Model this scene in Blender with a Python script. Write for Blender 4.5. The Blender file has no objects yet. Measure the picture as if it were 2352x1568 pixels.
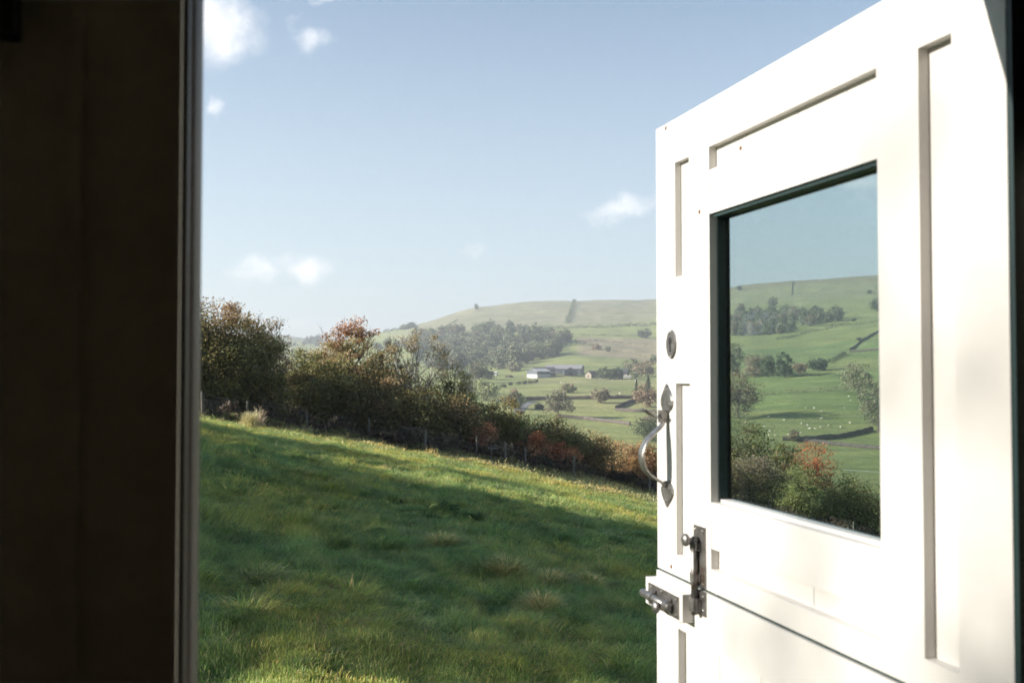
import bpy, bmesh, math, random
import numpy as np
from mathutils import Vector, Matrix
R_ = math.radians
rng = np.random.default_rng(7)
random.seed(7)
sc = bpy.context.scene
COL = sc.collection

# ------------------------------------------------------------------ camera
F = 2287.0                      # focal length in pixels of a 2352 x 1568 picture (35 mm lens)
PITCH = math.atan(65 / F)
cam = bpy.data.cameras.new('camera'); cam_ob = bpy.data.objects.new('camera', cam); COL.objects.link(cam_ob)
cam.lens = 36 * F / 2352; cam.sensor_width = 36; cam.clip_start = .02; cam.clip_end = 30000
cam_ob.location = (0, 0, 0); cam_ob.rotation_euler = (R_(90) + PITCH, 0, 0)
cam.dof.use_dof = True; cam.dof.focus_distance = 5.0; cam.dof.aperture_fstop = 7.5
sc.camera = cam_ob
sc.render.resolution_x = 1024; sc.render.resolution_y = 682

# ------------------------------------------------------------------ sun, sky
SUN_AZ, SUN_EL = 98.0, 22.0     # azimuth in degrees to the left of straight ahead (+Y)
S = Vector((-math.sin(R_(SUN_AZ)) * math.cos(R_(SUN_EL)), math.cos(R_(SUN_AZ)) * math.cos(R_(SUN_EL)), math.sin(R_(SUN_EL))))
sl = bpy.data.lights.new('sun', 'SUN'); sl.energy = 5.0; sl.angle = R_(0.5); sl.color = (1.0, .93, .84)
so = bpy.data.objects.new('sun', sl); COL.objects.link(so); so.rotation_euler = S.to_track_quat('Z', 'Y').to_euler()
so.location = S * 50
w = bpy.data.worlds.new('World'); sc.world = w; w.use_nodes = True
wt = w.node_tree; wt.nodes.clear()

class NT:
    """tiny node-graph helper"""
    def __init__(s, t): s.t = t
    def n(s, k, **kw):
        o = s.t.nodes.new(k)
        for a, b in kw.items():
            if a.startswith('i_'): s.setin(o, a[2:], b)
            else: setattr(o, a, b)
        return o
    def setin(s, o, key, v):
        i = o.inputs[int(key)] if str(key).isdigit() else o.inputs[key]
        if hasattr(v, 'is_output') or isinstance(v, bpy.types.NodeSocket): s.t.links.new(v, i)
        else: i.default_value = v
    def m(s, op, a, b=0.0, c=None, clamp=False):
        o = s.t.nodes.new('ShaderNodeMath'); o.operation = op; o.use_clamp = clamp
        s.setin(o, 0, a); s.setin(o, 1, b)
        if c is not None: s.setin(o, 2, c)
        return o.outputs[0]
    def mix(s, f, a, b, blend='MIX'):
        o = s.t.nodes.new('ShaderNodeMix'); o.data_type = 'RGBA'; o.blend_type = blend
        s.setin(o, 0, f); s.setin(o, 6, a); s.setin(o, 7, b)
        return o.outputs[2]
    def noise(s, vec, scale, detail=4, rough=.55, out=0, dist=0.0):
        o = s.t.nodes.new('ShaderNodeTexNoise')
        if vec is not None: s.t.links.new(vec, o.inputs['Vector'])
        o.inputs['Scale'].default_value = scale; o.inputs['Detail'].default_value = detail
        o.inputs['Roughness'].default_value = rough; o.inputs['Distortion'].default_value = dist
        return o.outputs[out]
    def ramp(s, v, pts):
        o = s.t.nodes.new('ShaderNodeValToRGB'); s.t.links.new(v, o.inputs[0])
        e = o.color_ramp.elements
        while len(e) > 1: e.remove(e[-1])
        e[0].position = pts[0][0]; e[0].color = pts[0][1]
        for p, c in pts[1:]:
            k = e.new(p); k.color = c
        return o.outputs[0]
    def smooth(s, v, a, b):
        o = s.t.nodes.new('ShaderNodeMapRange'); o.interpolation_type = 'SMOOTHSTEP'
        s.t.links.new(v, o.inputs[0]); o.inputs[1].default_value = a; o.inputs[2].default_value = b
        return o.outputs[0]

def rgb(r, g, b): return (r, g, b, 1.0)

W = NT(wt)
sky = W.n('ShaderNodeTexSky', sky_type='NISHITA', sun_disc=False)
sky.sun_elevation = R_(SUN_EL); sky.sun_rotation = R_(-SUN_AZ)
sky.altitude = 200; sky.air_density = 1.0; sky.dust_density = 1.6; sky.ozone_density = 1.4
tc = W.n('ShaderNodeTexCoord')
sep = W.n('ShaderNodeSeparateXYZ'); wt.links.new(tc.outputs['Generated'], sep.inputs[0])
yy = W.m('MAXIMUM', sep.outputs[1], .05)
cu = W.m('DIVIDE', sep.outputs[0], yy); cw = W.m('DIVIDE', sep.outputs[2], yy)
cv = W.n('ShaderNodeCombineXYZ'); wt.links.new(cu, cv.inputs[0]); wt.links.new(cw, cv.inputs[1])
n1 = W.noise(cv.outputs[0], 14, 7, .58, 0); n2 = W.noise(cv.outputs[0], 17, 7, .58, 1)
s2 = W.n('ShaderNodeSeparateColor'); wt.links.new(n2, s2.inputs[0])
du = W.m('MULTIPLY', W.m('SUBTRACT', s2.outputs[0], .5), .085)
dw = W.m('MULTIPLY', W.m('SUBTRACT', s2.outputs[1], .5), .075)
uu = W.m('ADD', cu, du); ww = W.m('ADD', cw, dw)
CLOUDS = [(500, 60, 88, 84, .95), (455, 20, 105, 120, 1.0), (697, 88, 44, 34, .7), (740, -12, 80, 24, .6), (487, 243, 24, 24, .6),
          (578, 618, 42, 36, .95), (698, 608, 66, 30, 1.0), (1440, 474, 90, 24, .6), (1078, 583, 20, 11, .35),
          (715, 742, 110, 20, .35), (1975, 418, 90, 22, .35), (2300, 330, 150, 40, .8), (250, 380, 140, 60, .9), (60, 560, 120, 45, 1.0)]
total = None
for (X, Y, rx, ry, a) in CLOUDS:
    c0 = (X - 1176) / F; c1 = (849 - Y) / F * 1.003
    p = W.m('DIVIDE', W.m('SUBTRACT', uu, c0), rx / F); q = W.m('DIVIDE', W.m('SUBTRACT', ww, c1), ry / F)
    d = W.m('SQRT', W.m('ADD', W.m('MULTIPLY', p, p), W.m('MULTIPLY', q, q)))
    m = W.m('MULTIPLY', W.smooth(d, 1.4, .05), a)
    total = m if total is None else W.m('MAXIMUM', total, m)
front = W.smooth(sep.outputs[1], .05, .2)
mask = W.m('MULTIPLY', W.m('MULTIPLY', total, front), W.smooth(n1, .22, .62))
# low haze veil towards the horizon: pale
veil = W.smooth(sep.outputs[2], .60, -.03)
skt = W.mix(1.0, sky.outputs[0], rgb(.81, 1.09, 1.24), 'MULTIPLY')
hazed = W.mix(W.m('MULTIPLY', veil, .55), skt, rgb(7.7, 8.25, 8.5))
cldc = W.mix(W.smooth(s2.outputs[2], .38, .62), rgb(8.6, 8.7, 9.1), rgb(10.8, 10.6, 10.5))
skc = W.mix(mask, hazed, cldc)
bg = W.n('ShaderNodeBackground'); wt.links.new(skc, bg.inputs[0]); bg.inputs[1].default_value = .0575
wo = W.n('ShaderNodeOutputWorld'); wt.links.new(bg.outputs[0], wo.inputs[0])

sc.view_settings.view_transform = 'Standard'; sc.view_settings.look = 'None'
sc.view_settings.exposure = 1.2; sc.view_settings.gamma = 1; sc.view_settings.use_curve_mapping = False
sc.render.engine = 'CYCLES'
cy = sc.cycles
cy.use_denoising = True; cy.denoising_prefilter = 'FAST'
cy.max_bounces = 8; cy.diffuse_bounces = 4; cy.glossy_bounces = 3; cy.transmission_bounces = 4; cy.transparent_max_bounces = 12
cy.volume_bounces = 0; cy.sample_clamp_indirect = 6
cy.use_adaptive_sampling = True; cy.adaptive_threshold = .02

# ------------------------------------------------------------------ helpers
def tag(o, label=None, cat=None, group=None, kind=None):
    if label: o['label'] = label
    if cat: o['category'] = cat
    if group: o['group'] = group
    if kind: o['kind'] = kind
    return o
def empty(name, loc=(0, 0, 0), rz=0, parent=None):
    o = bpy.data.objects.new(name, None); COL.objects.link(o); o.location = loc; o.rotation_euler = (0, 0, rz)
    o.empty_display_size = .2
    if parent: o.parent = parent
    return o
def mk(name, V, Fa, mat=None, parent=None, col=None, smooth=False, link=True):
    """mesh object from numpy arrays; Fa is (n,4) or (n,3)"""
    V = np.asarray(V, dtype=np.float32).reshape(-1, 3)
    me = bpy.data.meshes.new(name)
    if isinstance(Fa, np.ndarray):
        k = Fa.shape[1]; nf = len(Fa)
        me.vertices.add(len(V)); me.vertices.foreach_set('co', V.ravel())
        me.loops.add(nf * k); me.loops.foreach_set('vertex_index', Fa.astype(np.int32).ravel())
        me.polygons.add(nf); me.polygons.foreach_set('loop_start', np.arange(nf, dtype=np.int32) * k)
        me.update(calc_edges=True)
    else:
        me.from_pydata([tuple(v) for v in V], [], Fa); nf = len(Fa)
    if smooth: me.polygons.foreach_set('use_smooth', [True] * nf)
    if col is not None:
        a = me.color_attributes.new('Col', 'FLOAT_COLOR', 'POINT')
        c = np.ones((len(V), 4), np.float32); c[:, :3] = col
        a.data.foreach_set('color', c.ravel())
    if mat: me.materials.append(mat)
    o = bpy.data.objects.new(name, me)
    if link: COL.objects.link(o)
    if parent: o.parent = parent
    return o
def from_bm(name, bm, mat=None, parent=None, smooth=False, bevel=0, seg=2):
    if bevel:
        bmesh.ops.bevel(bm, geom=[e for e in bm.edges if e.calc_face_angle(0) > .5], offset=bevel, segments=seg, affect='EDGES', profile=.6, clamp_overlap=True)
    bmesh.ops.recalc_face_normals(bm, faces=bm.faces)
    me = bpy.data.meshes.new(name); bm.to_mesh(me); bm.free()
    if smooth:
        for p in me.polygons: p.use_smooth = True
    if mat: me.materials.append(mat)
    o = bpy.data.objects.new(name, me); COL.objects.link(o)
    if parent: o.parent = parent
    return o
def box(bm, a, b):
    (x0, y0, z0), (x1, y1, z1) = a, b
    x0, x1 = min(x0, x1), max(x0, x1); y0, y1 = min(y0, y1), max(y0, y1); z0, z1 = min(z0, z1), max(z0, z1)
    v = [bm.verts.new(p) for p in ((x0, y0, z0), (x1, y0, z0), (x1, y1, z0), (x0, y1, z0), (x0, y0, z1), (x1, y0, z1), (x1, y1, z1), (x0, y1, z1))]
    for f in ((0, 3, 2, 1), (4, 5, 6, 7), (0, 1, 5, 4), (1, 2, 6, 5), (2, 3, 7, 6), (3, 0, 4, 7)): bm.faces.new([v[i] for i in f])
def cyl(bm, p0, p1, r0, r1=None, n=16):
    r1 = r0 if r1 is None else r1
    p0, p1 = Vector(p0), Vector(p1); d = (p1 - p0)
    q = d.to_track_quat('Z', 'Y')
    a, b = [], []
    for i in range(n):
        t = 2 * math.pi * i / n; o = q @ Vector((math.cos(t), math.sin(t), 0))
        a.append(bm.verts.new(p0 + o * r0)); b.append(bm.verts.new(p1 + o * r1))
    for i in range(n):
        j = (i + 1) % n; bm.faces.new((a[i], a[j], b[j], b[i]))
    bm.faces.new(a[::-1]); bm.faces.new(b)
def ball(bm, c, r, sx=1, sy=1, sz=1, n=12):
    m = Matrix.Translation(c) @ Matrix.Diagonal((r * sx, r * sy, r * sz, 1))
    bmesh.ops.create_uvsphere(bm, u_segments=n * 2, v_segments=n, radius=1, matrix=m)
def tubes(paths, n=5):
    """paths: list of (points(k,3), radii(k)) -> V, F arrays"""
    Vs, Fs, off = [], [], 0
    for pts, rad in paths:
        pts = np.asarray(pts, float); k = len(pts)
        t = np.gradient(pts, axis=0); t /= np.linalg.norm(t, axis=1)[:, None] + 1e-9
        up = np.where(np.abs(t[:, 2:3]) > .9, np.array([[1., 0, 0]]), np.array([[0, 0, 1.]]))
        a = np.cross(t, up); a /= np.linalg.norm(a, axis=1)[:, None] + 1e-9
        b = np.cross(t, a)
        an = np.arange(n) * 2 * np.pi / n
        ring = (pts[:, None, :] + (a[:, None, :] * np.cos(an)[None, :, None] + b[:, None, :] * np.sin(an)[None, :, None]) * np.asarray(rad)[:, None, None])
        Vs.append(ring.reshape(-1, 3))
        i = np.arange(k - 1)[:, None] * n; j = np.arange(n)[None, :]; j2 = (j + 1) % n
        Fs.append(np.stack([i + j, i + j2, i + n + j2, i + n + j], -1).reshape(-1, 4) + off)
        off += k * n
    return np.concatenate(Vs), np.concatenate(Fs)

# sum-of-sines noise, vectorised
_k = rng.normal(size=(24, 2)); _k /= np.linalg.norm(_k, axis=1)[:, None]; _p = rng.uniform(0, 6.28, 24); _f = rng.uniform(.6, 1.7, 24)
def sn(x, y, scale, seed=0):
    s = 0
    for i in range(6):
        j = (i + seed * 5) % 24
        s = s + np.sin((x * _k[j, 0] + y * _k[j, 1]) * 6.283 / scale * _f[j] + _p[j] + seed * 1.7)
    return s / 3.0

# ------------------------------------------------------------------ pixel -> ray, terrain height
def ray(X, Y):
    X = np.asarray(X, float); Y = np.asarray(Y, float)
    a = (X - 1176) / F; c = (784 - Y) / F
    cp, sp = math.cos(PITCH), math.sin(PITCH)
    return a, cp - c * sp, sp + c * cp        # x, y, z per unit
def slope_of(X, Y):                            # dz per metre of horizontal distance
    a, b, c = ray(X, Y); return c / np.hypot(a, b)
def theta_of(X):                               # azimuth, right positive, on the horizon
    return np.arctan2((np.asarray(X, float) - 1176) / F, 1.0)

STOPS = [110, 200, 300, 400, 450, 540, 700, 850, 1000, 1200, 1450, 1650, 1950, 2300, 2800, 3500, 4500, 7000, 12000]
# columns: picture X -> picture Y of the ground at each stop
TAB = {
 -900: [985, 935, 915, 905, 902, 895, 880, 865, 850, 830, 810, 800, 790, 785, 782, 780, 790, 820, 835],
 465:  [910, 905, 900, 892, 888, 880, 868, 858, 850, 842, 835, 828, 818, 806, 788, 764, 775, 815, 835],
 640:  [960, 945, 930, 915, 905, 895, 880, 868, 858, 848, 838, 828, 815, 800, 785, 766, 780, 815, 835],
 740:  [1000, 975, 950, 930, 920, 905, 888, 872, 860, 848, 838, 828, 812, 798, 788, 786, 792, 818, 835],
 870:  [1050, 1010, 975, 945, 932, 912, 892, 872, 858, 840, 820, 800, 778, 764, 772, 790, 800, 820, 835],
 960:  [1080, 1030, 990, 955, 940, 914, 892, 872, 858, 838, 806, 780, 758, 746, 760, 790, 800, 820, 835],
 1010: [1090, 1040, 1000, 960, 943, 915, 890, 870, 856, 836, 798, 772, 748, 728, 745, 790, 800, 820, 835],
 1090: [1110, 1060, 1015, 968, 948, 916, 889, 868, 854, 836, 788, 760, 732, 703, 725, 790, 800, 820, 835],
 1200: [1150, 1090, 1040, 980, 953, 917, 886, 868, 848, 822, 780, 756, 722, 693, 715, 780, 800, 820, 835],
 1320: [1180, 1130, 1062, 986, 958, 918, 886, 870, 842, 808, 772, 750, 718, 690, 712, 770, 800, 820, 835],
 1505: [1230, 1170, 1070, 990, 962, 922, 890, 872, 848, 815, 780, 748, 712, 684, 705, 760, 800, 820, 835],
 1700: [1290, 1230, 1110, 1035, 1005, 935, 880, 845, 812, 778, 742, 718, 686, 657, 680, 740, 790, 820, 835],
 1840: [1340, 1270, 1130, 1050, 1010, 930, 872, 838, 806, 768, 732, 708, 675, 643, 665, 730, 790, 820, 835],
 2020: [1400, 1320, 1150, 1055, 1018, 945, 872, 825, 790, 750, 718, 695, 662, 628, 650, 720, 780, 820, 835],
 2400: [1500, 1400, 1200, 1080, 1030, 950, 880, 825, 785, 740, 705, 680, 645, 612, 640, 700, 780, 820, 835],
 3600: [1500, 1350, 1150, 1050, 1010, 950, 880, 830, 790, 745, 710, 690, 655, 620, 650, 700, 780, 820, 835],
}
_cx = np.array(sorted(TAB)); _th = theta_of(_cx)
_z = np.array([[float(slope_of(X, y) * r) for r, y in zip(STOPS, TAB[X])] for X in _cx])
_lr = np.log(np.array(STOPS, float))
# dense lookup, smoothed
_TH = np.linspace(_th[0], _th[-1], 700); _LR = np.linspace(_lr[0], _lr[-1], 700)
_tmp = np.array([np.interp(_LR, _lr, row) for row in _z])
_ZT = np.array([np.interp(_TH, _th, _tmp[:, j]) for j in range(len(_LR))]).T
def _blur(A, k, ax):
    ker = np.hanning(k + 2)[1:-1]; ker /= ker.sum(); pad = [(0, 0), (0, 0)]; pad[ax] = (k // 2, k // 2)
    B = np.pad(A, pad, mode='edge'); return np.apply_along_axis(lambda m: np.convolve(m, ker, 'valid'), ax, B)
_ZT = _blur(_blur(_ZT, 13, 1), 21, 0)
# fence line of the near field (ground plan): from the left frame edge to the window edge
def fence_side(x, y):            # > 0 beyond the hedge line
    fx, fy = -10.3, 50.0; dx, dy = .829, .559
    return -(x - fx) * dy + (y - fy) * dx
def Gf(x, y):
    x = np.asarray(x, float); y = np.asarray(y, float)
    xs = np.clip(x, -60, 60); ys = np.clip(y, -30, 140)
    t = (xs + 1) / 4.0
    z = -2.2 - .162 * xs - .0514 * ys - .09 * 4.0 * np.logaddexp(0, t) + .09 * 4 * .2537
    z = z + .05 * sn(x, y, 6, 1) * np.clip(np.hypot(x, y) / 12, .2, 1) + .055 * sn(x, y, 1.7, 2) + .028 * sn(x, y, .75, 3) + .10 * sn(x, y, 17, 3) * np.clip(np.hypot(x, y) / 30, 0, 1)
    return z
def H(x, y):
    x = np.asarray(x, float); y = np.asarray(y, float)
    r = np.maximum(np.hypot(x, y), 1e-3); th = np.arctan2(x, y)
    ti = np.clip((th - _TH[0]) / (_TH[1] - _TH[0]), 0, 698.999); ri = np.clip((np.log(r) - _LR[0]) / (_LR[1] - _LR[0]), 0, 698.999)
    a = ti.astype(int); b = ri.astype(int); fa = ti - a; fb = ri - b
    V = (_ZT[a, b] * (1 - fa) + _ZT[a + 1, b] * fa) * (1 - fb) + (_ZT[a, b + 1] * (1 - fa) + _ZT[a + 1, b + 1] * fa) * fb
    # far behind and beside the camera the valley table fades to a gentle slope
    V = V + (1.1 * sn(x, y, 160, 1) + .5 * sn(x, y, 55, 2)) * np.clip((r - 250) / 500, 0, 1) + 3.0 * sn(x, y, 420, 3) * np.clip((r - 1200) / 800, 0, 1)
    back = np.clip((np.abs(th) - 1.1) / .6, 0, 1); back = back * back * (3 - 2 * back)
    B = -2.2 - .1 * np.clip(x, -400, 400) + 2 * sn(x, y, 300, 1) * np.clip(r / 300, 0, 1)
    V = V * (1 - back) + B * back
    g = Gf(x, y)
    t = np.clip((fence_side(x, y) - 2) / 45, 0, 1); t2 = np.clip((r - 100) / 90, 0, 1)
    t = np.maximum(t * np.clip((r - 40) / 30, 0, 1), t2); t = t * t * (3 - 2 * t)
    return g * (1 - t) + V * t
def hit(X, Y, rmin=5, rmax=4200):
    """where the sight line through a picture point meets the ground"""
    a, b, c = ray(X, Y); h = math.hypot(a, b)
    r = np.exp(np.linspace(math.log(rmin), math.log(rmax), 5000))
    x = r * a / h; y = r * b / h; d = r * c / h - H(x, y)
    k = np.where(d < 0)[0]
    if len(k) == 0 or k[0] == 0:
        k = int(np.argmin(d / r)); k = max(k, 1)
    else: k = int(k[0])
    return Vector((float(x[k]), float(y[k]), float(H(x[k], y[k])))), float(r[k])
def at_r(X, r):
    t = float(theta_of(X)); x, y = r * math.sin(t), r * math.cos(t)
    return Vector((x, y, float(H(x, y))))
PXM = lambda r: r / F            # metres per picture pixel at distance r

# ------------------------------------------------------------------ materials
def newmat(name):
    m = bpy.data.materials.new(name); m.use_nodes = True; m.node_tree.nodes.clear(); return m, NT(m.node_tree)
def out(N, sh, disp=None):
    o = N.n('ShaderNodeOutputMaterial'); N.t.links.new(sh, o.inputs[0])
def pbsdf(N, **kw):
    o = N.n('ShaderNodeBsdfPrincipled')
    for k, v in kw.items(): N.setin(o, k.replace('_', ' '), v)
    return o
def bump(N, h, strength=.3, dist=.01):
    b = N.n('ShaderNodeBump'); b.inputs['Strength'].default_value = strength; b.inputs['Distance'].default_value = dist
    N.t.links.new(h, b.inputs['Height']); return b.outputs[0]

def foliage_mat(name, trans=.35, val=1.0):
    m, N = newmat(name)
    a = N.n('ShaderNodeAttribute', attribute_name='Col')
    geo = N.n('ShaderNodeNewGeometry')
    nz = N.noise(geo.outputs['Position'], 1.3, 3)
    c = N.mix(1.0, a.outputs[0], N.ramp(nz, [(.3, rgb(.72 * val, .74 * val, .72 * val)), (.7, rgb(1.3 * val, 1.25 * val, 1.2 * val))]), 'MULTIPLY')
    p = pbsdf(N, Base_Color=c, Roughness=.55); p.inputs['Specular IOR Level'].default_value = .3
    t = N.n('ShaderNodeBsdfTranslucent'); N.t.links.new(c, t.inputs[0])
    mx = N.n('ShaderNodeMixShader'); mx.inputs[0].default_value = trans
    N.t.links.new(p.outputs[0], mx.inputs[1]); N.t.links.new(t.outputs[0], mx.inputs[2])
    out(N, mx.outputs[0]); return m
M_leaf = foliage_mat('leaves', .45, 1.95)
M_far = foliage_mat('far_leaves', .14, 1.5)
def bark_mat(name, c0, c1, sc_=9):
    m, N = newmat(name); geo = N.n('ShaderNodeNewGeometry')
    nz = N.noise(geo.outputs['Position'], sc_, 6)
    c = N.ramp(nz, [(.3, rgb(*c0)), (.7, rgb(*c1))])
    p = pbsdf(N, Base_Color=c, Roughness=.85); N.t.links.new(bump(N, nz, .6, .02), p.inputs['Normal']); out(N, p.outputs[0]); return m
M_bark = bark_mat('bark', (.05, .038, .028), (.14, .11, .08))
M_palebark = bark_mat('pale_bark', (.26, .23, .19), (.45, .41, .35))
M_post = bark_mat('weathered_timber', (.09, .082, .068), (.21, .19, .155), 14)

def grass_mat():
    m, N = newmat('grass'); geo = N.n('ShaderNodeNewGeometry')
    a = N.n('ShaderNodeAttribute', attribute_name='Col')
    big = N.noise(geo.outputs['Position'], .35, 4); mid = N.noise(geo.outputs['Position'], 1.6, 4)
    c = N.mix(N.smooth(big, .4, .66), a.outputs[0], N.mix(1.0, a.outputs[0], rgb(1.5, 1.12, .85), 'MULTIPLY'))
    c = N.mix(N.smooth(mid, .52, .72), c, N.mix(1.0, c, rgb(.55, .72, .85), 'MULTIPLY'))
    oi = N.n('ShaderNodeObjectInfo'); c = N.mix(1.0, c, N.ramp(oi.outputs['Random'], [(0, rgb(.70, .78, .75)), (.55, rgb(1.1, 1.1, 1.1)), (1, rgb(1.75, 1.6, 1.6))]), 'MULTIPLY')
    p = pbsdf(N, Base_Color=c, Roughness=.5); p.inputs['Specular IOR Level'].default_value = .35
    t = N.n('ShaderNodeBsdfTranslucent'); N.t.links.new(c, t.inputs[0])
    mx = N.n('ShaderNodeMixShader'); mx.inputs[0].default_value = .42
    N.t.links.new(p.outputs[0], mx.inputs[1]); N.t.links.new(t.outputs[0], mx.inputs[2]); out(N, mx.outputs[0]); return m
M_grass = grass_mat()

def terrain_mat():
    m, N = newmat('terrain'); geo = N.n('ShaderNodeNewGeometry'); P = geo.outputs['Position']
    a = N.n('ShaderNodeAttribute', attribute_name='Col')
    f1 = N.noise(P, .02, 5, .6); f2 = N.noise(P, .25, 5, .65); f3 = N.noise(P, 3.0, 4, .6)
    mp = N.n('ShaderNodeMapping'); N.t.links.new(P, mp.inputs[0]); mp.inputs['Scale'].default_value = (.012, .12, .12)
    st = N.noise(mp.outputs[0], 1.0, 5, .6)
    c = N.mix(1.0, a.outputs[0], N.ramp(f1, [(.3, rgb(.80, .86, .80)), (.7, rgb(1.2, 1.12, 1.15))]), 'MULTIPLY')
    c = N.mix(1.0, c, N.ramp(st, [(.35, rgb(.80, .84, .84)), (.65, rgb(1.22, 1.14, 1.05))]), 'MULTIPLY')
    c = N.mix(1.0, c, N.ramp(f2, [(.3, rgb(.78, .82, .8)), (.7, rgb(1.2, 1.16, 1.15))]), 'MULTIPLY')
    c = N.mix(1.0, c, N.ramp(f3, [(.3, rgb(.75, .78, .75)), (.7, rgb(1.2, 1.2, 1.2))]), 'MULTIPLY')
    p = pbsdf(N, Base_Color=c, Roughness=.95); p.inputs['Specular IOR Level'].default_value = .1
    N.t.links.new(bump(N, f2, .5, .5), p.inputs['Normal']); out(N, p.outputs[0]); return m
M_terrain = terrain_mat()

def simple(name, c, rough=.6, metal=0, var=.12, scale=6, bmp=0, coat=0):
    m, N = newmat(name); tcn = N.n('ShaderNodeTexCoord'); nz = N.noise(tcn.outputs['Object'], scale, 5)
    lo = tuple(v * (1 - var) for v in c); hi = tuple(min(v * (1 + var), 1) for v in c)
    cc = N.ramp(nz, [(.3, rgb(*lo)), (.7, rgb(*hi))])
    p = pbsdf(N, Base_Color=cc, Roughness=rough, Metallic=metal)
    if bmp: N.t.links.new(bump(N, N.noise(tcn.outputs['Object'], scale * 6, 5), bmp, .002), p.inputs['Normal'])
    out(N, p.outputs[0]); return m
def paint_mat():
    m, N = newmat('white_paint'); tcn = N.n('ShaderNodeTexCoord')
    mp = N.n('ShaderNodeMapping'); N.t.links.new(tcn.outputs['Object'], mp.inputs[0]); mp.inputs['Scale'].default_value = (60, 60, 3)
    br = N.noise(mp.outputs[0], 2.0, 6, .6); big = N.noise(tcn.outputs['Object'], 5, 5); sp = N.noise(tcn.outputs['Object'], 22, 6, .7)
    c = N.ramp(big, [(.3, rgb(.58, .56, .525)), (.7, rgb(.62, .60, .57))])
    c = N.mix(N.m('MULTIPLY', N.smooth(sp, .66, .8), .35), c, rgb(.38, .33, .26))
    p = pbsdf(N, Base_Color=c, Roughness=.42); N.t.links.new(bump(N, br, .25, .0015), p.inputs['Normal']); out(N, p.outputs[0]); return m
M_white = paint_mat()
M_green = simple('dark_green_paint', (.012, .03, .03), .45, var=.2)
M_room = simple('pale_interior_paint', (.62, .57, .48), .7)
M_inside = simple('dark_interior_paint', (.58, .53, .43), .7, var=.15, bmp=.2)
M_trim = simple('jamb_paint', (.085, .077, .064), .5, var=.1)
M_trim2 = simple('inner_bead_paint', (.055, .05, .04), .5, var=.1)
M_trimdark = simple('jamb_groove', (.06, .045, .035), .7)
M_seal = simple('black_seal', (.012, .012, .012), .6)
M_black = simple('black_iron', (.008, .008, .008), .6)
M_floor = simple('floor_boards', (.40, .31, .22), .6)
def iron_mat(name, base, rough):
    m, N = newmat(name); tcn = N.n('ShaderNodeTexCoord'); nz = N.noise(tcn.outputs['Object'], 60, 6, .65); n2_ = N.noise(tcn.outputs['Object'], 25, 4)
    c = N.ramp(nz, [(.3, rgb(*[v * .55 for v in base])), (.7, rgb(*[v * 1.3 for v in base]))])
    c = N.mix(N.smooth(n2_, .62, .75), c, rgb(.12, .06, .03))
    p = pbsdf(N, Base_Color=c, Metallic=.85, Roughness=rough); N.t.links.new(bump(N, nz, .5, .001), p.inputs['Normal']); out(N, p.outputs[0]); return m
M_iron = iron_mat('forged_iron', (.23, .22, .21), .42)
M_steel = iron_mat('pewter_iron', (.30, .29, .27), .36)
M_rust = simple('rust', (.12, .05, .02), .9, var=.5, scale=80)
def glass_mat():
    m, N = newmat('pane_glass'); tcn = N.n('ShaderNodeTexCoord')
    tr = N.n('ShaderNodeBsdfTransparent'); tr.inputs[0].default_value = rgb(.82, .87, .86)
    gl = N.n('ShaderNodeBsdfGlossy'); gl.inputs['Roughness'].default_value = .015; gl.inputs[0].default_value = rgb(.9, .95, .95)
    lw = N.n('ShaderNodeLayerWeight'); lw.inputs[0].default_value = .5; fre = N.m('ADD', N.m('MULTIPLY', N.m('POWER', lw.outputs['Facing'], 5.0), .6), .018)
    mx = N.n('ShaderNodeMixShader'); N.t.links.new(fre, mx.inputs[0])
    N.t.links.new(tr.outputs[0], mx.inputs[1]); N.t.links.new(gl.outputs[0], mx.inputs[2])
    # fine scratches and dust that catch the light
    mp = N.n('ShaderNodeMapping'); N.t.links.new(tcn.outputs['Object'], mp.inputs[0]); mp.inputs['Scale'].default_value = (1, 34, 2.2); mp.inputs['Rotation'].default_value = (R_(18), 0, 0)
    scn = N.noise(mp.outputs[0], 3.0, 2, .5); dn = N.noise(tcn.outputs['Object'], 9, 3)
    line = N.m('MULTIPLY', N.smooth(scn, .745, .77), N.smooth(dn, .45, .65))
    df = N.n('ShaderNodeBsdfDiffuse'); df.inputs[0].default_value = rgb(.7, .7, .65)
    mx2 = N.n('ShaderNodeMixShader'); N.t.links.new(N.m('MULTIPLY', line, .14), mx2.inputs[0])
    N.t.links.new(mx.outputs[0], mx2.inputs[1]); N.t.links.new(df.outputs[0], mx2.inputs[2]); out(N, mx2.outputs[0]); return m
M_glass = glass_mat()
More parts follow.
